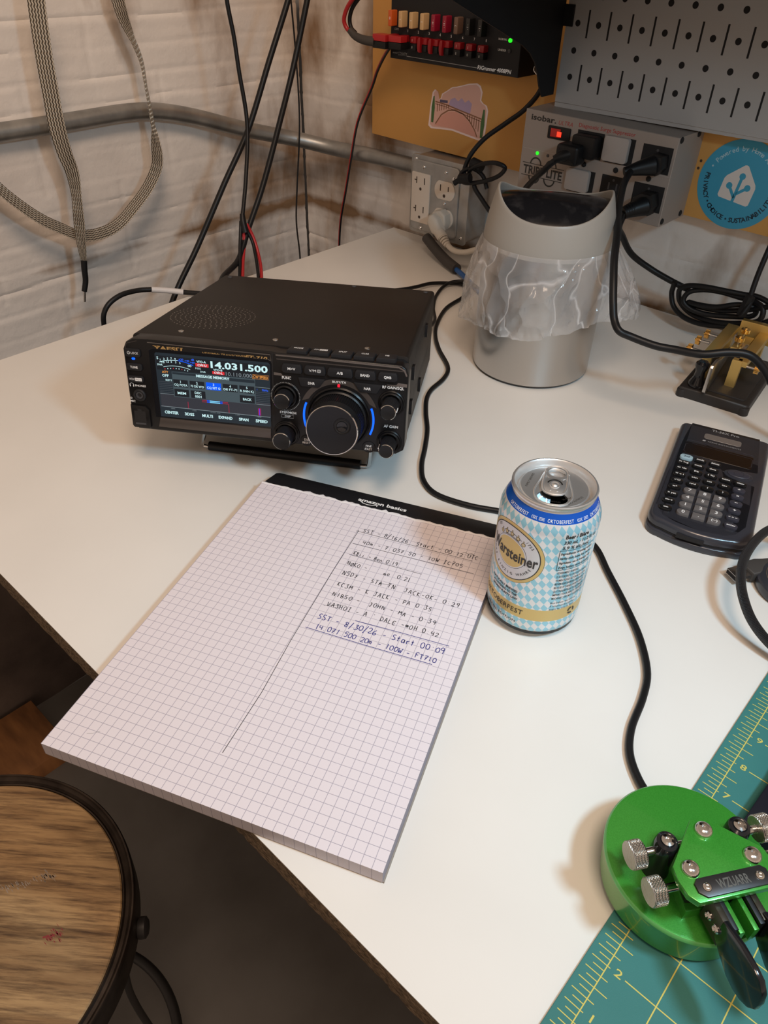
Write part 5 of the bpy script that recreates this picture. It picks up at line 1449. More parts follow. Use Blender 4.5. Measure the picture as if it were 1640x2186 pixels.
# crown
for k in range(5):
    a = PI * (0.5 + (k - 2) * 0.115)
    cx_, cy_ = 14.4 * math.cos(a), 14.4 * math.sin(a)
    m_.fn = wf
    m_.ring(cx_, cy_ + 0.6, 1.2, 1.55, 0.3, 'can_ink', 14); m_.ring(cx_, cy_ + 0.6, 0.6, 1.2, 0.3, 'can_gold', 14); m_.disc(cx_, cy_ + 3.0, 0.55, 0.3, 'can_ink', 8); m_.disc(cx_, cy_ + 3.0, 0.35, 0.34, 'can_gold', 8)
m_.ring(0, 0, 13.1, 13.45, 0.3, 'can_ink', 16, d(62), d(118)); m_.ring(0, 0, 15.6, 15.9, 0.3, 'can_ink', 16, d(60), d(120))
m_.fn = None
for s_, zz, th, wd in (('NATURALLY BREWED', 42.6, -103, 24), ('ACCORDING TO THE', 39.4, -102, 22.6), ('GERMAN PURITY LAW', 36.2, -101.6, 24)):
    m_.text(s_, 0, 0, 1.75, 'can_ink', 0.22, width=wd, bold=.03, fn=wrap(th, zz))
m_.text('OKTOBERFEST', 0, 0, 4.2, 'can_ink', 0.25, width=39, fn=wrap(-105.5, 25.8))
m_.text('SPECIAL EDITION', 0, 0, 2.0, 'can_ink', 0.22, width=29, fn=wrap(-104, 15.6))
for th in (-148, -104.5, -44, -5, 40, 90, 140):
    if th in (-104.5, -44): pass
for th in (-105.5, -48, 10, 68, 126, 184):
    m_.text('OKTOBERFEST', 0, 0, 2.1, 'print_white', 0.22, width=18.5, space=1.1, fn=wrap(th, 106.0))
for th in (-76.5, -19, 39, 97, 155):
    m_.fn = wrap(th, 106.0)
    for k in range(4): m_.ring(-3.6 + 1.1 * k, 0, 0.7, 1.0, 0.22, 'print_white', 8, d(100), d(260))
    for yy in (-0.7, 0, 0.7): m_.strokes([[(1, yy), (5, yy)]], 0.25, 0.22, 'print_white')
    m_.fn = None
# information panel around -15 degrees
fn = wrap(-42.5, 0)
L_ = dict(align='L', fn=fn)
m_.text('Beer / Bière', 1.0, 96.4, 2.7, 'can_ink', 0.22, bold=.03, shear=.15, width=17, **L_)
m_.text('330 mL · 11.2 FL oz', 0.6, 91.9, 2.5, 'can_ink', 0.22, bold=.02, shear=.15, width=26, **L_)
m_.text('5.9 % alc./vol.', 0.3, 87.6, 2.5, 'can_ink', 0.22, bold=.02, shear=.15, width=20, **L_)
m_.fn = fn; m_.strokes([[(-0.8, 68.6), (-0.8, 85.2)]] + [[(-0.8 + 3 * i, z_), (2.2 + 3 * i, z_)] for i in range(9) for z_ in (68.6, 85.2)], 0.32, 0.2, 'can_ink'); m_.fn = None
for i, s_ in enumerate(('Ingredients: brewing water,', 'barley malt, hops, hop extract', 'Ingrédients: eau de brassage, malt', "d'orge, houblon, extrait de houblon")):
    m_.text(s_, 0.2, 82.6 - 3.9 * i, 1.9, 'can_ink', 0.22, bold=.02, shear=.15, width=25, **L_)
for i, s_ in enumerate(('GOVERNMENT WARNING:', '(1) ACCORDING TO THE SURGEON GENERAL,', 'WOMEN SHOULD NOT DRINK ALCOHOLIC', 'BEVERAGES DURING PREGNANCY', 'BECAUSE OF THE RISK OF BIRTH DEFECTS.', '(2) CONSUMPTION OF ALCOHOLIC', 'IMPAIRS YOUR ABILITY TO DRIVE', 'MACHINERY, AND MAY CAUSE HEALTH')):
    m_.text(s_, 0.4, 65.9 - 3.35 * i, 1.75, 'can_ink', 0.22, bold=.01, width=16 if i == 0 else 25, **L_)
for i, s_ in enumerate(('Best before: see bottom', 'À consommer de préférence', 'avant le: voir le fond')):
    m_.text(s_, 0.2, 38.2 - 3.0 * i, 1.7, 'can_ink', 0.22, shear=.15, width=20, **L_)
m_.fn = wrap(-10, 25.6)
for k in range(3):
    a0 = d(90 + 120 * k)
    m_.ring(0, 0, 1.9, 3.3, 0.24, 'can_ink', 8, a0, a0 + d(85))
m_.fn = None
m_.build('can_body', can)
# lid
m_ = MB()
ang = math.radians(-64.1)                       # side of the opening
m_.lathe([(26.6, 111.4), (27.2, 112.4), (27.8, 113.0), (27.9, 114.4), (27.3, 115.4), (26.3, 115.5), (25.4, 114.6), (24.6, 109.4), (23.9, 108.4), (23.1, 109.2), (22.4, 111.2), (21.6, 111.6)], 'aluminium', 96)
# panel with the pour opening left out
mc = (11.2 * math.cos(ang), 11.2 * math.sin(ang))
n_ = 64
def opening(a): # half sizes of the mouth
    return 9.6, 7.6
out_ring = [(21.6 * math.cos(2 * PI * i / n_), 21.6 * math.sin(2 * PI * i / n_)) for i in range(n_)]
ux, uy = math.cos(ang), math.sin(ang)
inn = []
for i in range(n_):
    # follow the direction from the mouth centre to the rim point so the two loops pair up
    dx, dy = out_ring[i][0] - mc[0], out_ring[i][1] - mc[1]
    a_ = math.atan2(dy, dx)
    lx = math.cos(a_) * ux + math.sin(a_) * uy; ly = -math.cos(a_) * uy + math.sin(a_) * ux
    r_ = 1 / math.sqrt((lx / 7.2) ** 2 + (ly / 9.8) ** 2)
    inn.append((mc[0] + r_ * math.cos(a_), mc[1] + r_ * math.sin(a_)))
vs = []; K_ = 5
for k in range(K_ + 1):
    for i in range(n_):
        t_ = k / K_
        x = inn[i][0] + (out_ring[i][0] - inn[i][0]) * t_; y = inn[i][1] + (out_ring[i][1] - inn[i][1]) * t_
        vs.append((x, y, 111.0 if k == 0 else (111.35 if k == 1 else 111.6)))
for i in range(n_): vs.append((inn[i][0], inn[i][1], 109.8))
fs = []
for k in range(K_):
    for i in range(n_):
        j = (i + 1) % n_; fs.append((k * n_ + i, (k + 1) * n_ + i, (k + 1) * n_ + j, k * n_ + j))
b0 = (K_ + 1) * n_
for i in range(n_):
    j = (i + 1) % n_; fs.append((b0 + i, i, j, b0 + j))
m_.add(vs, fs, 'aluminium')
R2 = Matrix.Rotation(ang, 4, 'Z')
m_.T = R2
m_.tube([(-16, 6.8, 111.6), (-4, 10.0, 111.6), (8, 12.2, 111.6), (17, 9.0, 111.6), (19.6, 0, 111.6), (17, -9.0, 111.6), (8, -12.2, 111.6), (-4, -10.0, 111.6), (-16, -6.8, 111.6), (-18.4, 0, 111.6), (-16, 6.8, 111.6)], 0.55, 'aluminium', n=8, sub=6)
for s_, a_ in (('CANADA BREWING', 150), ('REFUND 10C', 35), ('REFUND CRV', -35), ('RETURN FOR', -150)): pass
m_.T = Matrix.Identity(4)
for s_, a_, r_ in (('FAMILY BREWED', 196, 16.6), ('SEVERAL', 300, 16.4), ('MAINE', 335, 14.0), ('QUALITY CAN', 348, 18.2)):
    a0_ = d(a_)
    m_.text(s_, r_ * math.cos(a0_), r_ * math.sin(a0_), 1.5, 'steel', 111.72, rot=a0_ - PI / 2, width=1.25 * len(s_))
m_.build('lid', can)
m_ = MB(); m_.T = R2
m_.lathe([(CR - 1.2, 6), (CR - 1.2, 94), (25.5, 108), (25, 109)], 'can_inside', 32); m_.disc(0, 0, 31, 60, 'can_inside', 32)
m_.build('can_inside', can)
# bent-in flap
m_ = MB(); m_.T = R2 @ Tr(6.0, -7.5, 110.6) @ Matrix.Rotation(d(38), 4, 'Y') @ Matrix.Rotation(d(-18), 4, 'X')
m_.prism(circle(5.6, 2.0, 6.2, 24, 5.2), -0.3, 0.2, 'flap_dark', 0.2, 1); m_.ring(5.6, 2.0, 2.2, 2.9, 0.25, 'steel', 20)
m_.build('mouth_flap', can)
# pull tab
m_ = MB(); m_.T = R2 @ Tr(0, 0, 113.2) @ Matrix.Rotation(d(4), 4, 'Y')
n_ = 40
def taboutline(a):
    x, y = math.cos(a), math.sin(a)
    return (-3.8 + 13.4 * x, 7.6 * (abs(y) ** 0.8) * (1 if y > 0 else -1) * (1.0 - 0.06 * x))
outl = [taboutline(2 * PI * i / n_) for i in range(n_)]
fing = [(-12.0 + 4.7 * math.cos(2 * PI * i / n_), 5.7 * math.sin(2 * PI * i / n_)) for i in range(n_)]
def bandmesh(outer, inner, z0, z1):
    k = len(outer); vs = [(p[0], p[1], z1) for p in outer] + [(p[0], p[1], z1) for p in inner] + [(p[0], p[1], z0) for p in outer] + [(p[0], p[1], z0) for p in inner]
    fs = []
    for i in range(k):
        j = (i + 1) % k
        fs += [(k + i, i, j, k + j), (2 * k + i, 2 * k + j, j, i), (k + i, k + j, 3 * k + j, 3 * k + i), (2 * k + i, 3 * k + i, 3 * k + j, 2 * k + j)]
    m_.add(vs, fs, 'aluminium')
mid = [(-11.4 + 6.9 * math.cos(2 * PI * i / n_), 7.4 * math.sin(2 * PI * i / n_)) for i in range(n_)]
left = [(x, y) for x, y in outl]
bandmesh(mid, fing, -0.5, 0.5)
m_.tube([(x, y, 0) for x, y in [((-11.6 + 7.0 * math.cos(a)), 7.3 * math.sin(a)) for a in [PI / 2 + PI * i / 10 for i in range(11)]] ], 0.9, 'aluminium', n=8, sub=4)
solid = [(-5.2, -7.4), (4, -7.3), (8.0, -5.8), (9.8, -2.6), (10.4, 0), (9.8, 2.6), (8.0, 5.8), (4, 7.3), (-5.2, 7.4), (-5.0, 5.0), (-5.6, 2.5), (-5.8, 0), (-5.6, -2.5), (-5.0, -5.0)]
m_.prism(solid, -0.5, 0.5, 'aluminium', 0.35, 2)
m_.tube([(-11, -7.3, 0.1), (-4, -7.6, 0.1), (4, -7.4, 0.1), (8.4, -5.8, 0.1), (10.2, -2.4, 0.1), (10.6, 0, 0.1), (10.2, 2.4, 0.1), (8.4, 5.8, 0.1), (4, 7.4, 0.1), (-4, 7.6, 0.1), (-11, 7.3, 0.1)], 0.85, 'aluminium', n=8, sub=4)
m_.ring(0.6, 0, 4.2, 5.2, 0.56, 'steel', 20, d(100), d(260)); m_.ring(0.6, 0, 4.4, 4.9, 0.58, 'can_inside', 20, d(100), d(260))
m_.T = m_.T @ Tr(1.2, 0, 0.4); m_.lathe([(3.4, 0), (3.0, 0.7), (2.1, 0.5), (1.6, 0.9), (0.9, 1.3), (0, 1.3)], 'aluminium', 24)
for y_ in (-2.2, 2.2):
    m2T = m_.T; m_.T = m2T @ Tr(5.4, y_, 0); m_.lathe([(0.8, 0), (0.6, .5), (0, .6)], 'aluminium', 12); m_.T = m2T
m_.build('pull_tab', can)

# ================================================================== BIN
BX, BY = 432.4, -246.6
bn = thing('desk_bin', 'small brushed steel desk bin with grey collar and dark swing flap', 'bin', (BX, BY, 0))
m_ = MB()
m_.lathe([(0, 0.5), (61, 0.5), (63.5, 1.5), (64.9, 3.5)], 'black_plastic', 96)
m_.lathe([(64.9, 3.5), (65.2, 5), (66.2, 139)], 'brushed', 96)
m_.build('steel_body', bn)
m_ = MB()
n_ = 96; va = math.radians(29.9)           # tips lie along this axis
vs = []; rows = 16
def collar(a, t):
    # rim height follows a saddle: high at the two tips, low at front and back
    c = abs(math.cos(a - va))
    top = 171.5 + 19.0 * (c ** 3.0)
    z = 139 + (top - 139) * t
    hh = (z - 139) / 51.0
    r = 67.3 - 9.8 * max(0, hh) ** 1.5
    return r, z
T_ = 2.6
for i in range(n_):
    a = 2 * PI * i / n_
    col_ = []
    for k in range(rows + 1):
        r, z = collar(a, k / rows); col_.append((r, z))
    r, z = col_[-1]
    col_ += [(r - 0.5, z + 0.9), (r - T_ + 0.6, z + 0.9), (r - T_, z)]
    for k in range(rows, -1, -1):
        r, z = collar(a, k / rows); col_.append((r - T_, z - 0.01 if k < rows else z - 0.4))
    for r, z in col_: vs.append((r * math.cos(a), r * math.sin(a), z))
P_ = len(col_)
fs = [(i * P_ + k, ((i + 1) % n_) * P_ + k, ((i + 1) % n_) * P_ + k + 1, i * P_ + k + 1) for i in range(n_) for k in range(P_ - 1)]
fs += [((i + 1) % n_ * P_, i * P_, i * P_ + P_ - 1, (i + 1) % n_ * P_ + P_ - 1) for i in range(n_)]
m_.add(vs, fs, 'bin_grey')
m_.build('collar', bn)
m_ = MB(); m_.T = Matrix.Rotation(va, 4, 'Z')
# barrel flap swung about the line between the tips, dished towards the front
vs = []; NA = 28; NX = 24
for i in range(NX + 1):
    x = -54.5 + 109 * i / NX
    half = math.sqrt(max(0, 57.0 ** 2 - x * x)) * 0.93
    for j in range(NA + 1):
        y = -half + 2 * half * j / NA
        z = 130 + math.sqrt(max(0.0, 57.0 ** 2 - y * y)) * (1 - 0.05 * (x / 55) ** 2) - 1.0
        vs.append((x, y, z))
fs = [(i * (NA + 1) + j, (i + 1) * (NA + 1) + j, (i + 1) * (NA + 1) + j + 1, i * (NA + 1) + j + 1) for i in range(NX) for j in range(NA)]
m_.add(vs, fs, 'bin_flap')
m_.build('swing_flap', bn)
# clear bag folded over the steel body
bag = thing('bin_liner', 'clear plastic bag folded down over the outside of the steel bin', 'plastic bag', (BX, BY, 60))
m_ = MB(); m_.T = Tr(0, 0, -60)
n_ = 180; rows = 30; vs = []
keys = [(-180, 58, 85), (-150, 46, 84), (-120, 58, 78), (-90, 59, 76), (-60, 60, 74), (-35, 68, 73), (-10, 78, 80), (12, 76, 97), (28, 66, 104), (45, 74, 98), (80, 72, 84), (120, 66, 80), (150, 60, 82), (180, 58, 85)]
def key(a, idx):
    a = (math.degrees(a) + 180) % 360 - 180
    for p_, q_ in zip(keys, keys[1:]):
        if p_[0] <= a <= q_[0]:
            t_ = (a - p_[0]) / (q_[0] - p_[0]); t_ = t_ * t_ * (3 - 2 * t_)
            return p_[idx] + (q_[idx] - p_[idx]) * t_
    return keys[0][idx]
for i in range(n_):
    a = 2 * PI * i / n_ - PI
    for k in range(rows + 1):
        t_ = k / rows
        zb = key(a, 1) + 3.0 * noise.noise(Vector((a * 3, 0, 4)))
        z = 143.5 - (143.5 - zb) * t_
        r = 67.6 + (key(a, 2) - 67.4) * (math.sin(t_ * PI / 2) ** 0.9) - (2.0 * t_ ** 6)
        amp = 0.7 + 3.4 * min(1, t_ * 1.6)
        f_ = noise.noise(Vector((a * 3.1, t_ * 1.3, 1.0))) + 1.5 * (0.35 - abs(noise.noise(Vector((a * 5 + t_ * 2.6, t_ * 1.2, 7.0))))) + 1.1 * (0.25 - abs(noise.noise(Vector((a * 9 - t_ * 3.0, t_ * 2.0, 17.0))))) + 0.12 * noise.noise(Vector((a * 20, t_ * 7, 3)))
        r = max(66.9 + 0.5, r + amp * f_ * (0.25 if z > 139 else 1))
        vs.append((r * math.cos(a), r * math.sin(a), z))
fs = [(i * (rows + 1) + k + 1, ((i + 1) % n_) * (rows + 1) + k + 1, ((i + 1) % n_) * (rows + 1) + k, i * (rows + 1) + k) for i in range(n_) for k in range(rows)]
m_.add(vs, fs, 'film')
m_.build('film', bag)

# ================================================================== CALCULATOR
ca = thing('calculator', 'black scientific calculator lying on the desk behind the beer can', 'calculator', (690, -345, 0), (0, 0, math.radians(15.4)))
def curve_side(x0, x1, y0, y1, bow=5.0, r=9.0, n_=8):
    p = []
    # bottom edge bows outwards, top edge bows a little
    for i in range(n_ + 1):
        t_ = i / n_; x = x0 + r + (x1 - x0 - 2 * r) * t_; p.append((x, y0 - bow * 4 * t_ * (1 - t_)))
    for i in range(1, 6): a = -PI / 2 + PI / 2 * i / 5; p.append((x1 - r + r * math.cos(a), y0 + r + r * math.sin(a)))
    for i in range(5): a = PI / 2 * i / 5; p.append((x1 - 6 + 6 * math.cos(a), y1 - 6 + 6 * math.sin(a)))
    for i in range(n_ + 1):
        t_ = i / n_; x = x1 - 6 - (x1 - x0 - 12) * t_; p.append((x, y1 + 1.6 * 4 * t_ * (1 - t_)))
    for i in range(1, 6): a = PI / 2 + PI / 2 * i / 5; p.append((x0 + 6 + 6 * math.cos(a), y1 - 6 + 6 * math.sin(a)))
    for i in range(5): a = PI + PI / 2 * i / 5; p.append((x0 + r + r * math.cos(a), y0 + r + r * math.sin(a)))
    return p
m_ = MB()
m_.prism(curve_side(-41, 41, -85, 86, 5, 12), 0.0, 6.5, 'calc_shell', 1.6, 3, botbev=1.4)
m_.prism(curve_side(-40, 40, -83, 86, 5, 12), 6.5, 8.2, 'hole_dark')
m_.build('slide_cover', ca)
m_ = MB()
m_.prism(curve_side(-41, 41, -83, 87.5, 5, 13), 8.2, 16.2, 'calc_shell', 4.2, 5, botbev=0.8)
m_.box(-15, 6.6, -91.0, -86.0, 9.6, 11.4, 'hole_dark')
m_.build('body', ca)
m_ = MB(); m_.T = Tr(0, 0, 16.15)
m_.flat([(-31.5, 87), (30.5, 87), (34.3, 26), (13, 20.5), (5.5, 15), (13, 7.5), (34.0, 3), (33.5, -60), (27.5, -73), (20, -79.0), (0, -82.5), (-18, -80), (-30, -75), (-37.3, -62), (-37.3, -10), (-34, 60)], 0.05, 'calc_face')
m_.strokes([[(-37, -62), (-30, -75), (-18, -80), (0, -82.6), (20, -79.2), (27.6, -73), (33.6, -60)]], 0.4, 0.08, 'calc_shell')
m_.rect(-31, 29, 53.8, 54.5, 0.09, 'key_slate')
m_.text('TI-36X Pro', 0, 82.2, 3.6, 'print_grey', 0.1, width=25, bold=.02)
m_.text('TEXAS INSTRUMENTS', 1.5, 59.4, 2.0, 'print_grey', 0.1, width=30); m_.prism([(-18, 58.4), (-15.4, 58.4), (-15.0, 60.4), (-17.6, 60.6)], 0.08, 0.12, 'print_grey')
m_.build('face_plate', ca)
m_ = MB(); m_.T = Tr(0, 0, 16.15); m_.prism(rrect(-17.6, 15.8, 63.6, 73.4, 2.5, 4), 0.04, 0.35, 'calc_solar', 0.1, 1); m_.strokes([[(-15, 75.2), (14, 75.2)]], 0.4, 0.1, 'key_slate'); m_.build('solar_cell', ca)
m_ = MB(); m_.T = Tr(0, 0, 16.15); m_.prism(rrect(-31.5, 28.6, 29, 50.4, 1.5, 3), 0.04, 0.30, 'calc_lcd', 0.1, 1)
m_.strokes([[(-29, 31), (-31, 33), (-31, 45), (-29, 47)], [(26, 31.5), (28, 33), (28, 46), (26, 47.5), (-26, 48.4)]], 0.35, 0.34, 'key_slate'); m_.build('display', ca)
m_ = MB(); m_.T = Tr(19.4, 14.2, 16.1); m_.prism(circle(0, 0, 12.2, 40, 7.8), 0, 0.7, 'calc_shell', 0.5, 2); m_.prism(circle(0, 0.3, 9.6, 40, 5.6), 0.7, 1.9, 'key_slate', 0.9, 3); m_.ring(0, 0.3, 4, 4.4, 1.95, 'calc_shell', 24); m_.build('arrow_pad', ca)
rows_ = [19.9, 9.5, -0.9, -11.3, -21.8, -32.4, -43.6, -54.6, -65.8]
colx = [None, -15.0, -2.6, 9.8, 22.4]
def ck(x, y, txt, mt, shape='oval', w_=10.6, h_=6.2, ink='print_white', th=2.6, fs_=2.6, wd=None):
    m_ = MB(); m_.T = Tr(x, y, 16.1)
    if shape == 'oval': poly = rrect(-w_ / 2, w_ / 2, -h_ / 2, h_ / 2, h_ / 2 - 0.1, 6)
    elif shape == 'L': poly = [(w_ / 2, -h_ / 2), (w_ / 2, h_ / 2)] + [(-w_ / 2 + h_ / 2 + h_ / 2 * math.cos(a), h_ / 2 * math.sin(a)) for a in [PI / 2 + PI * i / 10 for i in range(11)]]
    elif shape == 'R': poly = [(-w_ / 2, h_ / 2), (-w_ / 2, -h_ / 2)] + [(w_ / 2 - h_ / 2 + h_ / 2 * math.cos(a), h_ / 2 * math.sin(a)) for a in [-PI / 2 + PI * i / 10 for i in range(11)]]
    else: poly = [(-w_ / 2, -h_ / 2), (w_ / 2, -h_ / 2), (w_ / 2, h_ / 2), (-w_ / 2, h_ / 2)]
    m_.prism(poly, 0, th, mt, 0.7, 2)
    if txt: m_.text(txt, 0, 0, fs_, ink, th + 0.06, bold=.02, width=wd)
    m_.build('key', ca)
ck(-26.6, 19.9, '2nd', 'key_blue', w_=11.4, h_=7.2, ink='key_ink', wd=5)
ck(-14.5, 19.9, 'mode', 'key_black', wd=6.4); ck(-1.6, 19.7, 'delete', 'key_black', wd=7)
c1x = [-27.3, -27.2, -27.6, -27.8, -28.0, -28.5, -28.8, -29.4]
for i, s_ in enumerate(('ln log', 'ex 10x', 'π e i', 'x^□', 'x²', 'x yzt', 'sto→', 'on')): ck(c1x[i], rows_[i + 1], s_, 'key_black', wd=2.0 + 1.0 * len(s_), fs_=2.2)
for i, s_ in enumerate(('math', 'EE', 'sin', 'n/d')): ck(-14.8, rows_[i + 1], s_, 'key_black', wd=1.4 + 1.2 * len(s_), fs_=2.2)
for i, s_ in enumerate(('data', '( %)', 'cos', '(')): ck(-2.3, rows_[i + 1], s_, 'key_black', wd=1.4 * len(s_) if len(s_) > 1 else None, fs_=2.2)
for i, s_ in enumerate(('table', 'tan', ')')): ck(10.2, rows_[i + 2] - 0.2, s_, 'key_black', wd=1.4 * len(s_) if len(s_) > 1 else None, fs_=2.2)
ck(22.4, -1.2, 'clear', 'key_black', wd=6.4, fs_=2.3)
for i, s_ in enumerate(('÷', '×', '−', '+', '◂▸≈', 'enter')):
    if s_ == '◂▸≈':
        ck(22.3, rows_[i + 3], '< > =', 'key_slate', wd=7, fs_=2.0)
    else: ck(22.3, rows_[i + 3], s_, 'key_slate', fs_=3.4 if len(s_) < 2 else 2.2, wd=7.2 if len(s_) > 2 else None)
for j, (cx_, sh, L_s) in enumerate(((-15.4, 'L', '7410'), (-3.0, 'M', '852.'), (9.4, 'R', ('9', '6', '3', '(−)')))):
    for i, s_ in enumerate(L_s): ck(cx_, rows_[5 + i], s_, 'key_grey', sh, 10.2, 7.4, fs_=3.8 if len(s_) == 1 else 3.0)

# ================================================================== CUTTING MAT
cm = thing('cutting_mat', 'teal cutting mat with yellow inch ruler along the right side of the desk', 'cutting mat', (807, -700, 0))
m_ = MB(); m_.T = Tr(-807, 700, 0)
MX = 817.6
m_.prism([(807, -824), (1260, -824), (1260, -380), (807, -380)], 0.05, 1.95, 'mat_teal', 0.2, 1)
m_.build('mat_sheet', cm)
m_ = MB(); m_.T = Tr(-807, 700, 2.0)
inch = lambda k: -601.1 + 25.4 * (k - 8)
m_.rect(MX - .28, MX + .28, inch(-0.8), inch(16.5), 0.02, 'mat_yellow')
for k8 in range(-6, 16 * 8):
    y = inch(k8 / 8.0)
    if y < -823: continue
    q_ = k8 % 8
    a, b2 = {0: (8.3, 1.6), 4: (8.3, 6.9), 2: (8.3, 3.6), 6: (8.3, 3.6)}.get(q_, (6.0, 0))
    m_.rect(MX - a, MX + b2, y - .24, y + .24, 0.03, 'mat_yellow')
for k in range(0, 17):
    y = inch(k)
    if k: m_.text(str(k), 823.4 + (1.2 if k > 9 else 0), y + 0.6, 4.0, 'mat_yellow', 0.03, sx=1.4, bold=0.008)
    m_.rect(827, 1250, y - .3, y + .3, 0.02, 'mat_yellow')
for i in range(1, 17):
    x = MX + 25.4 * i
    m_.rect(x - .3, x + .3, inch(0), inch(16.5), 0.025, 'mat_yellow')
m_.build('ruler_print', cm, 'yellow ruler marks and grid')
nv = MB(); nv.T = Tr(0, 0, 0)
nv.prism([(836, -646), (985, -646), (985, -470), (838.5, -470), (838.5, -600)], 2.1, 13, 'navy', 0.8, 2)
one(nv, 'dark_notebook', 'dark navy flat notebook lying on the cutting mat at the right edge', 'notebook')

# ================================================================== GREEN PADDLE
AX = -35.5
gp = thing('morse_paddle', 'green metal morse key paddle on a heavy round base', 'morse key', (823.4, -693.9, 2), (0, 0, math.radians(AX)))
m_ = MB()
m_.lathe([(0, 0.1), (34, 0.1), (35.5, 0.3), (35.5, 2.0)], 'black_rubber', 72)
m_.lathe([(35.5, 1.6), (37.2, 1.8), (38.6, 3.2)], 'green_coat', 96); m_.lathe([(38.6, 3.2), (41.2, 24.8)], 'green_coat', 96)
m_.lathe([(41.2, 24.8), (41.1, 25.8), (40.2, 26.8)], 'green_edge', 96); m_.lathe([(40.2, 26.8), (39, 27), (0, 27)], 'green_coat', 96)
m_.build('round_base', gp)
zb = 27.0
m_ = MB()
PL = [(-6.2, -3.6), (13, -23.4), (19.5, -24.2), (26.5, -23.0), (30.6, -19.6), (30.6, 19.6), (26.5, 23.0), (19.5, 24.2), (13, 23.4), (-6.2, 3.6)]
m_.prism(PL, 50, 54.2, 'green_coat', 0.6, 2, botbev=0.5)
m_.build('top_plate', gp)
m_ = MB()
m_.prism([(1, -6), (14, -16), (26, -18), (27, 18), (14, 16), (1, 6)], zb, 34, 'green_coat', 0.6, 2)
m_.prism([(8, -15), (22, -16.5), (24, -9), (10, -8)], 34, 50, 'black_plastic', 0.5, 2); m_.prism([(8, 15), (22, 16.5), (24, 9), (10, 8)], 34, 50, 'black_plastic', 0.5, 2)
m_.build('frame_block', gp)
for x, y, big in ((0, 0, 1), (15.8, 16, 1), (15.8, -16, 1), (25.2, 13.4, 0), (25.2, -13.4, 0)):
    m_ = MB(); m_.T = Tr(x, y, 54.2 if big else 55.4)
    if big: m_.lathe([(4.3, 0), (4.3, 0.6), (3.9, 1.6), (3.0, 2.5), (1.7, 2.9), (1.6, 1.6), (0, 1.6)], 'chrome', 32)
    else: m_.lathe([(2.1, 0), (2.0, 0.5), (1.4, 1.1), (1.0, 1.2), (0.9, 0.6), (0, 0.6)], 'chrome', 20)
    m_.build('plate_screw', gp)
m_ = MB()
m_.prism([(20.6, -16), (20.6, 16), (22.6, 18.2), (26.6, 18.2), (29.4, 15.0), (29.4, -15.0), (26.6, -18.2), (22.6, -18.2)], 54.2, 55.4, 'badge', 0.35, 2)
m_.text('WZUARR', 25.0, 0, 4.2, 'badge_text', 55.45, width=16, bold=.02, rot=PI / 2)
m_.build('name_badge', gp, 'small dark engraved name badge')
for s_ in (-1, 1):
    m_ = MB(); m_.T = Tr(1.0, 19.2 * s_, zb)
    m_.lathe([(6.8, 0), (6.8, 1.5), (6.2, 3), (6.0, 10), (5.8, 20), (5.6, 24), (5.0, 26), (3.6, 26.8), (3.2, 26.6), (3.0, 27.2), (1.6, 27.6), (1.5, 26.6), (0, 26.6)], 'black_gloss', 40, ['black_gloss'] * 9 + ['chrome'] * 3)
    m_.build('contact_post', gp)
    for x, z in ((1.0, 46), (17.8, 43.5)):
        m_ = MB(); m_.T = Tr(x, (30.5 if x < 5 else 28.5) * s_, z) @ Matrix.Rotation(-PI / 2 * s_, 4, 'X')
        m_.lathe([(0, 0), (6.2, 0), (6.6, 0.4)], 'knurled', 40); m_.prism(gear(6.7, 6.35, 44), 0.4, 6.6, 'knurled', 0.0); m_.lathe([(6.6, 6.6), (6.2, 7.1), (0, 7.1)], 'knurled', 40)
        m_.lathe([(2.1, -22), (2.1, 0)], 'chrome', 20)
        m_.build('adjuster_screw', gp)
    # finger lever: arm, black clamp and blade
    m_ = MB(); m_.box(8, 42, 6.6 * s_ - 1.2, 6.6 * s_ + 1.2, 33, 48, 'black_plastic', 0.3); m_.build('lever_arm', gp)
    m_ = MB(); m_.box(27, 41, (9.3 * s_) - 1.6, (9.3 * s_) + 1.6, 31, 48.5, 'clamp_brown', 0.4)
    for x in (31.5, 37.4):
        T0 = m_.T; m_.T = Tr(x, 10.9 * s_, 40) @ Matrix.Rotation(-PI / 2 * s_, 4, 'X'); m_.lathe([(2.2, 0), (2.2, 0.8), (1.6, 1.5), (1.2, 0.6), (0, 0.6)], 'chrome', 20); m_.T = T0
    m_.build('lever_clamp', gp)
    m_ = MB(); m_.T = Tr(0, (11.2 if s_ > 0 else -8.4), 0) @ Matrix(((1, 0, 0, 0), (0, 0, -1, 0), (0, 1, 0, 0), (0, 0, 0, 1)))
    m_.prism([(38, 34.5), (38, 49), (49.4, 52.4), (58, 53), (63.6, 52.2), (67.4, 48.2), (68.8, 42), (68.6, 36), (66.2, 31), (62, 27.6), (57.5, 26.2), (52, 26.6), (45, 30)], 0, 2.8, 'black_gloss', 0.6, 2, botbev=0.5)
    m_.build('finger_blade', gp)
    m_ = MB(); m_.box(28, 43.2, (3.6 * s_) - 1.3, (3.6 * s_) + 1.3, 36, 46, 'green_coat', 0.5); m_.build('lever_bar', gp)
m_ = MB(); m_.tube([(1.5, -15, 45), (4, -11, 44.5), (9, -8, 44)], 1.1, 'copper', n=8); m_.build('contact_wire', gp)

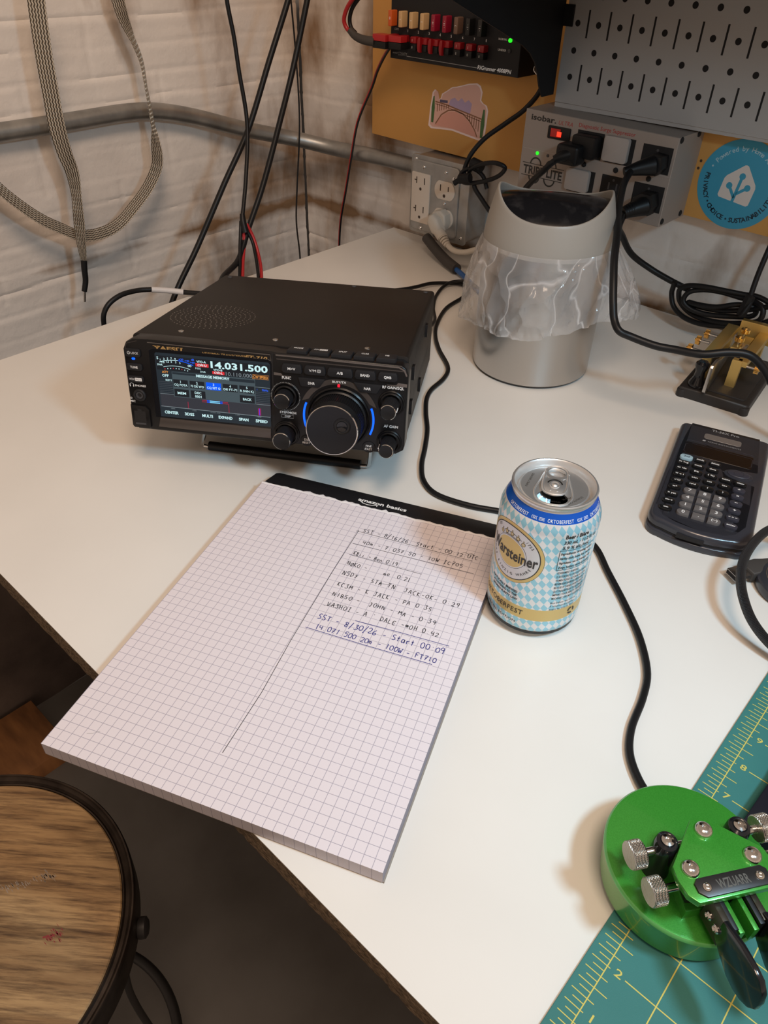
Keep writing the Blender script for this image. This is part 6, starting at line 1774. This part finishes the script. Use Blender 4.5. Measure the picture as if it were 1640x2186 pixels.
# paddle cable across the desk
pcb = [(196, -330, 26), (200, -260, 20), (204, -202, 10), (206, -183, 8), (209, -156, 6), (222, -134, 4), (239, -124, 4), (253, -128, 3.2), (264, -150, 3), (272, -200, 3), (297, -251, 3), (316, -276, 3), (340, -299, 3), (379, -330, 3), (390, -352, 3), (396, -380, 3), (404, -397, 3), (422, -420, 3), (444, -444, 3), (463, -470, 3), (480, -495, 3), (498, -513, 3), (517, -520, 3), (548, -513, 3), (574, -500, 3), (614, -482, 3), (639, -480, 3), (656, -485, 3), (678, -504, 3), (705, -527, 3), (730, -551, 3), (748, -576, 3), (755, -596, 3), (761, -623, 3), (769, -640, 3), (782, -653, 3.6), (795, -661, 5)]
m_ = MB(); m_.tube(pcb, 2.45, 'black_rubber', n=12, sub=6)
one(m_, 'paddle_cable', 'black cable winding from behind the radio past the can to the green key', 'cable')
m_ = MB(); m_.tube([(330, -330, 26), (300, -260, 12), (262, -215, 5), (236, -177, 3), (226, -148, 5.0), (229, -136, 8), (245, -122, 9), (300, -140, 5), (352, -160, 4)], 2.2, 'black_rubber', n=10)
one(m_, 'data_cable', 'short black cable running from the radio back towards the bin', 'cable')

# ================================================================== BRASS KEY
bk = thing('brass_key', 'brass morse key on a black base at the right edge near the wall', 'morse key', (590, -199, 0), (0, 0, math.radians(6.4)))
m_ = MB()
foot = [(2, 0), (70, 0), (73, 3), (73, 118), (70, 121), (3, 121), (0, 118), (0, 3)]
m_.prism(foot, 0.2, 12, 'iron_black', 2.5, 3)
m_.prism(rrect(6, 67, 8, 116, 4, 4), 12, 13.5, 'iron_black', 1.0, 2)
for x in (4, 69): m_.prism(circle(x, 4, 5.5, 20), 0.1, 9, 'iron_black', 2, 2)
m_.build('base', bk)
def bm(): m = MB(); return m
m_ = bm(); m_.prism([(9, 31), (20, 31), (22, 118), (9, 118)], 38, 44, 'brass', 0.6, 2); m_.prism([(9, 31), (18, 31), (18, 38), (9, 38)], 13, 38, 'brass', 0.6, 2); m_.prism([(9, 104), (20, 104), (20, 114), (9, 114)], 13, 38, 'brass', 0.6, 2); m_.build('side_plate', bk)
m_ = bm(); m_.prism([(44, 29), (54, 29), (56, 118), (44, 118)], 38, 44, 'brass', 0.6, 2); m_.prism([(39, 28), (49, 28), (49, 35), (39, 35)], 13, 44, 'brass', 0.8, 2); m_.prism([(44, 104), (54, 104), (54, 114), (44, 114)], 13, 38, 'brass', 0.6, 2); m_.build('side_plate', bk)
m_ = bm(); m_.T = Tr(27.2, 0, 0) @ Matrix(((0, 0, 1, 0), (1, 0, 0, 0), (0, 1, 0, 0), (0, 0, 0, 1)))
m_.prism([(-4, 14), (4, 13.6), (34, 22), (70, 30), (70, 38), (30, 40), (14, 45), (-3, 45), (-5, 43), (-6, 16)], -1.6, 1.6, 'steel', 0.4, 2)
m_.build('lever', bk, 'flat silver lever')
m_ = bm(); m_.T = Tr(15, 12, 13) ; m_.lathe([(9, 0), (8.6, 3), (5.6, 9), (5.0, 16), (7.2, 22), (7.0, 25), (4.5, 27.5), (0, 28)], 'black_gloss', 32); m_.build('finger_knob', bk)
for x, y, z, ax in ((-4, 30, 42, 'X'), (-3, 56, 42, 'X'), (0, 78, 42, 'X'), (33, 70, 47, 'Z'), (33, 90, 49, 'Z'), (62, 33, 38, 'X')):
    m_ = bm(); m_.T = Tr(x, y, z) @ (Matrix.Rotation(-PI / 2 if x < 10 else PI / 2, 4, 'Y') if ax == 'X' else Matrix.Identity(4))
    m_.prism(gear(5.0, 4.5, 24), 0, 4.4, 'brass_bright', 0.0); m_.lathe([(1.6, -10), (1.6, 0)], 'steel', 12); m_.lathe([(1.8, 4.4), (1.4, 6.0), (0, 6.2)], 'brass_bright', 14)
    m_.build('thumb_nut', bk)
m_ = bm(); m_.box(28, 43, 62, 100, 36, 42, 'brass', 0.6); m_.box(37, 44, 54, 74, 40, 44.5, 'steel', 0.5); m_.box(22, 60, 116, 124, 30, 52, 'brass', 0.8); m_.build('cross_block', bk)

# ================================================================== USB CABLE AND CHARGING PUCK
ub = thing('usb_cable', 'black woven usb cable curving at the right edge with metal plug', 'cable', (760, -440, 5))
m_ = wallmb(ub)
m_.tube([(800, -385, 14), (780, -384, 22), (762, -391, 29), (756, -408, 32), (754, -433, 33), (756, -456, 33), (762, -476, 32), (771, -491, 29), (783, -500, 22), (800, -504, 14), (830, -505, 6)], 3.4, 'woven', n=16, sub=10)
m_.build('woven_cord', ub)
m_ = wallmb(ub); m_.T = m_.T @ Tr(751, -446, 7) @ Matrix.Rotation(math.radians(61.5), 4, 'Z') @ Matrix.Rotation(0.0, 4, 'X')
m_.box(0, 14, -6.2, 6.2, -2.3, 2.3, 'steel', 0.4)
m_.box(-0.15, 0.02, -5.5, 5.5, -1.7, 1.7, 'hole_dark')
for y_ in (-2.8, 2.8): m_.rect(6, 8.4, y_ - .9, y_ + .9, 2.33, 'hole_dark')
m_.build('plug_shell', ub, 'shiny metal plug shell')
m_ = wallmb(ub); m_.T = m_.T @ Tr(751, -446, 7) @ Matrix.Rotation(math.radians(61.5), 4, 'Z')
m_.prism([(13.5, -7.4), (26, -7.8), (32, -6.0), (40, -4.4), (40, 4.4), (32, 6.0), (26, 7.8), (13.5, 7.4)], -4.2, 4.2, 'sleeve_grey', 1.4, 3, botbev=1.2)
m_.build('plug_grip', ub)
pk = thing('charging_puck', 'dark grey ring shaped charging puck cut off by the right edge', 'charger', (791, -422, 0))
m_ = MB(); m_.lathe([(12.5, 1), (25.5, 0.5), (27.5, 1.5), (28.5, 5), (28.2, 9), (26, 11), (21.5, 12), (20.5, 12.6), (15, 12.6), (13, 11.5), (12.5, 9), (12.5, 1)], 'calc_shell', 72); m_.lathe([(22.6, 11.9), (22.2, 12.2), (21.8, 11.95)], 'steel', 72)
m_.build('ring', pk)
m_ = MB(); m_.lathe([(12.3, 1), (12.3, 8), (0, 8.3)], 'label_white', 48); m_.build('pad', pk)

# ================================================================== STOOL
sx_, sy_, sz_ = 402.0, -985.0, -260.0
stl = thing('round_stool', 'round stool with worn wooden seat and dark metal rim', 'stool', (sx_, sy_, FLOOR))
H0 = sz_ - FLOOR
m_ = MB(); m_.T = Tr(0, 0, 0)
m_.lathe([(0, H0 - 18), (134, H0 - 18), (138.5, H0 - 14), (138.9, H0 - 3), (137.8, H0 - 2.0), (0, H0 - 2.0)], 'seat_wood', 120)
m_.text('.', 0, 0, 0.1, 'seat_wood', H0 - 3) if False else None
m_.build('seat', stl)
m_ = MB()
def blot(mb, cx, cy, ang, L, W, mt, seed, n_=26, dens=1.0):
    rn = random.Random(seed); c, s_ = math.cos(ang), math.sin(ang)
    for i in range(int(n_ * dens)):
        t_ = rn.uniform(-.5, .5) * L; o_ = rn.gauss(0, W / 3); l_ = rn.uniform(.6, 3.2); h_ = rn.uniform(.15, .5)
        x = cx + t_ * c - o_ * s_; y = cy + t_ * s_ + o_ * c
        mb.flat([(x - l_, y - h_ * .3), (x, y - h_), (x + l_, y), (x + .2 * l_, y + h_)], H0 - 1.93, mt)
blot(m_, 0, 62, d(62), 50, 5, 'scuff_white', 4, 80); blot(m_, 14, 84, d(50), 10, 4, 'scuff_white', 8, 40)
blot(m_, 62, 62, d(42), 12, 8, 'scuff_red', 3, 40); m_.strokes([[(56, 55), (58, 59), (60, 59), (61, 63)]], 1.4, H0 - 1.92, 'scuff_red')
m_.build('scuff_marks', stl, 'white scratches and a small red mark')
m_ = MB()
m_.lathe([(139.0, H0 - 5), (139.5, H0 - 2.6), (140.6, H0 - 2.0), (142.0, H0 - 3.6), (144.6, H0 - 3.8), (146.6, H0 - 2.4), (147.6, H0 + 0.2), (149.0, H0 + 0.5), (150.0, H0 - 1.0), (150.2, H0 - 6), (149.4, H0 - 30), (147, H0 - 32), (146, H0 - 30), (146, H0 - 20), (139.0, H0 - 20), (139.0, H0 - 5)][::-1], 'stool_rim', 120)
for i in range(36):
    pass
m_.build('metal_rim', stl)
for k in range(4):
    a = d(45.8 + 90 * k)
    m_ = MB()
    m_.tube([(r_ * math.cos(a), r_ * math.sin(a), z_) for r_, z_ in ((132, H0 - 22), (129.5, H0 - 70), (123, H0 - 140), (126, H0 - 240), (140, H0 - 380), (160, 3))], 3.4, 'iron_black', n=12)
    m_.build('leg', stl)
    a2_ = d(50 + 90 * k)
    m_ = MB(); m_.T = Tr(148 * math.cos(a2_), 148 * math.sin(a2_), H0 - 24) @ Matrix.Rotation(a2_, 4, 'Z') @ Matrix.Rotation(PI / 2, 4, 'Y')
    m_.lathe([(5, -4), (5, 1), (8.4, 2), (9.0, 4), (8.8, 8), (6, 10), (0, 10.4)], 'iron_black', 24)
    m_.build('rim_knob', stl)
m_ = MB()
pts = [(132 * math.cos(2 * PI * i / 40), 132 * math.sin(2 * PI * i / 40), 150) for i in range(41)]
m_.tube(pts, 6, 'iron_black', n=10, sub=2, caps=False); m_.build('foot_ring', stl)

# ------------------------------------------------------------------ second level: pieces that sit on a part
def mid(o):
    vs_ = o.data.vertices
    k_ = max(1, len(vs_) // 60)
    a_ = Vector((0, 0, 0)); c_ = 0
    for i_ in range(0, len(vs_), k_): a_ += vs_[i_].co; c_ += 1
    return a_ / c_
def base_name(o): return o.name.split('.')[0]
def nest(root, child, parent):
    kids = list(root.children)
    ps = [o for o in kids if base_name(o) == parent]
    for o in [q_ for q_ in kids if base_name(q_) == child]:
        m0 = mid(o)
        o.parent = min(ps, key=lambda q_: (mid(q_) - m0).length)
for root, child, parent in ((ob, 'decorator_receptacle', 'cover_plate'), (ob, 'duplex_receptacle', 'cover_plate'), (ob, 'screw', 'cover_plate'),
                            (su, 'outlet_cap', 'outlet'), (su, 'screw', 'housing'), (su, 'rocker_switch', 'face_plate'), (su, 'indicator_lamp', 'face_plate'),
                            (rg, 'indicator_lamp', 'face_plate'), (ra, 'screw', 'case'), (ra, 'side_vents', 'case'), (ra, 'side_pad', 'case'), (ra, 'screen', 'screen_frame'),
                            (ra, 'light_arc', 'front_panel'), (ra, 'indicator_lamp', 'front_panel'), (ra, 'stand_wire', 'stand_bar'), (pd, 'handwriting', 'paper_block'), (pd, 'torn_paper_edge', 'paper_block'),
                            (can, 'pull_tab', 'lid'), (can, 'mouth_flap', 'lid'), (ca, 'solar_cell', 'face_plate'), (ca, 'display', 'face_plate'), (cm, 'ruler_print', 'mat_sheet'),
                            (gp, 'plate_screw', 'top_plate'), (gp, 'name_badge', 'top_plate'), (gp, 'adjuster_screw', 'contact_post'), (gp, 'finger_blade', 'lever_arm'), (gp, 'lever_clamp', 'lever_arm'),
                            (gp, 'lever_bar', 'lever_arm'), (ub, 'plug_shell', 'plug_grip'), (stl, 'scuff_marks', 'seat'), (stl, 'rim_knob', 'metal_rim')):
    nest(root, child, parent)
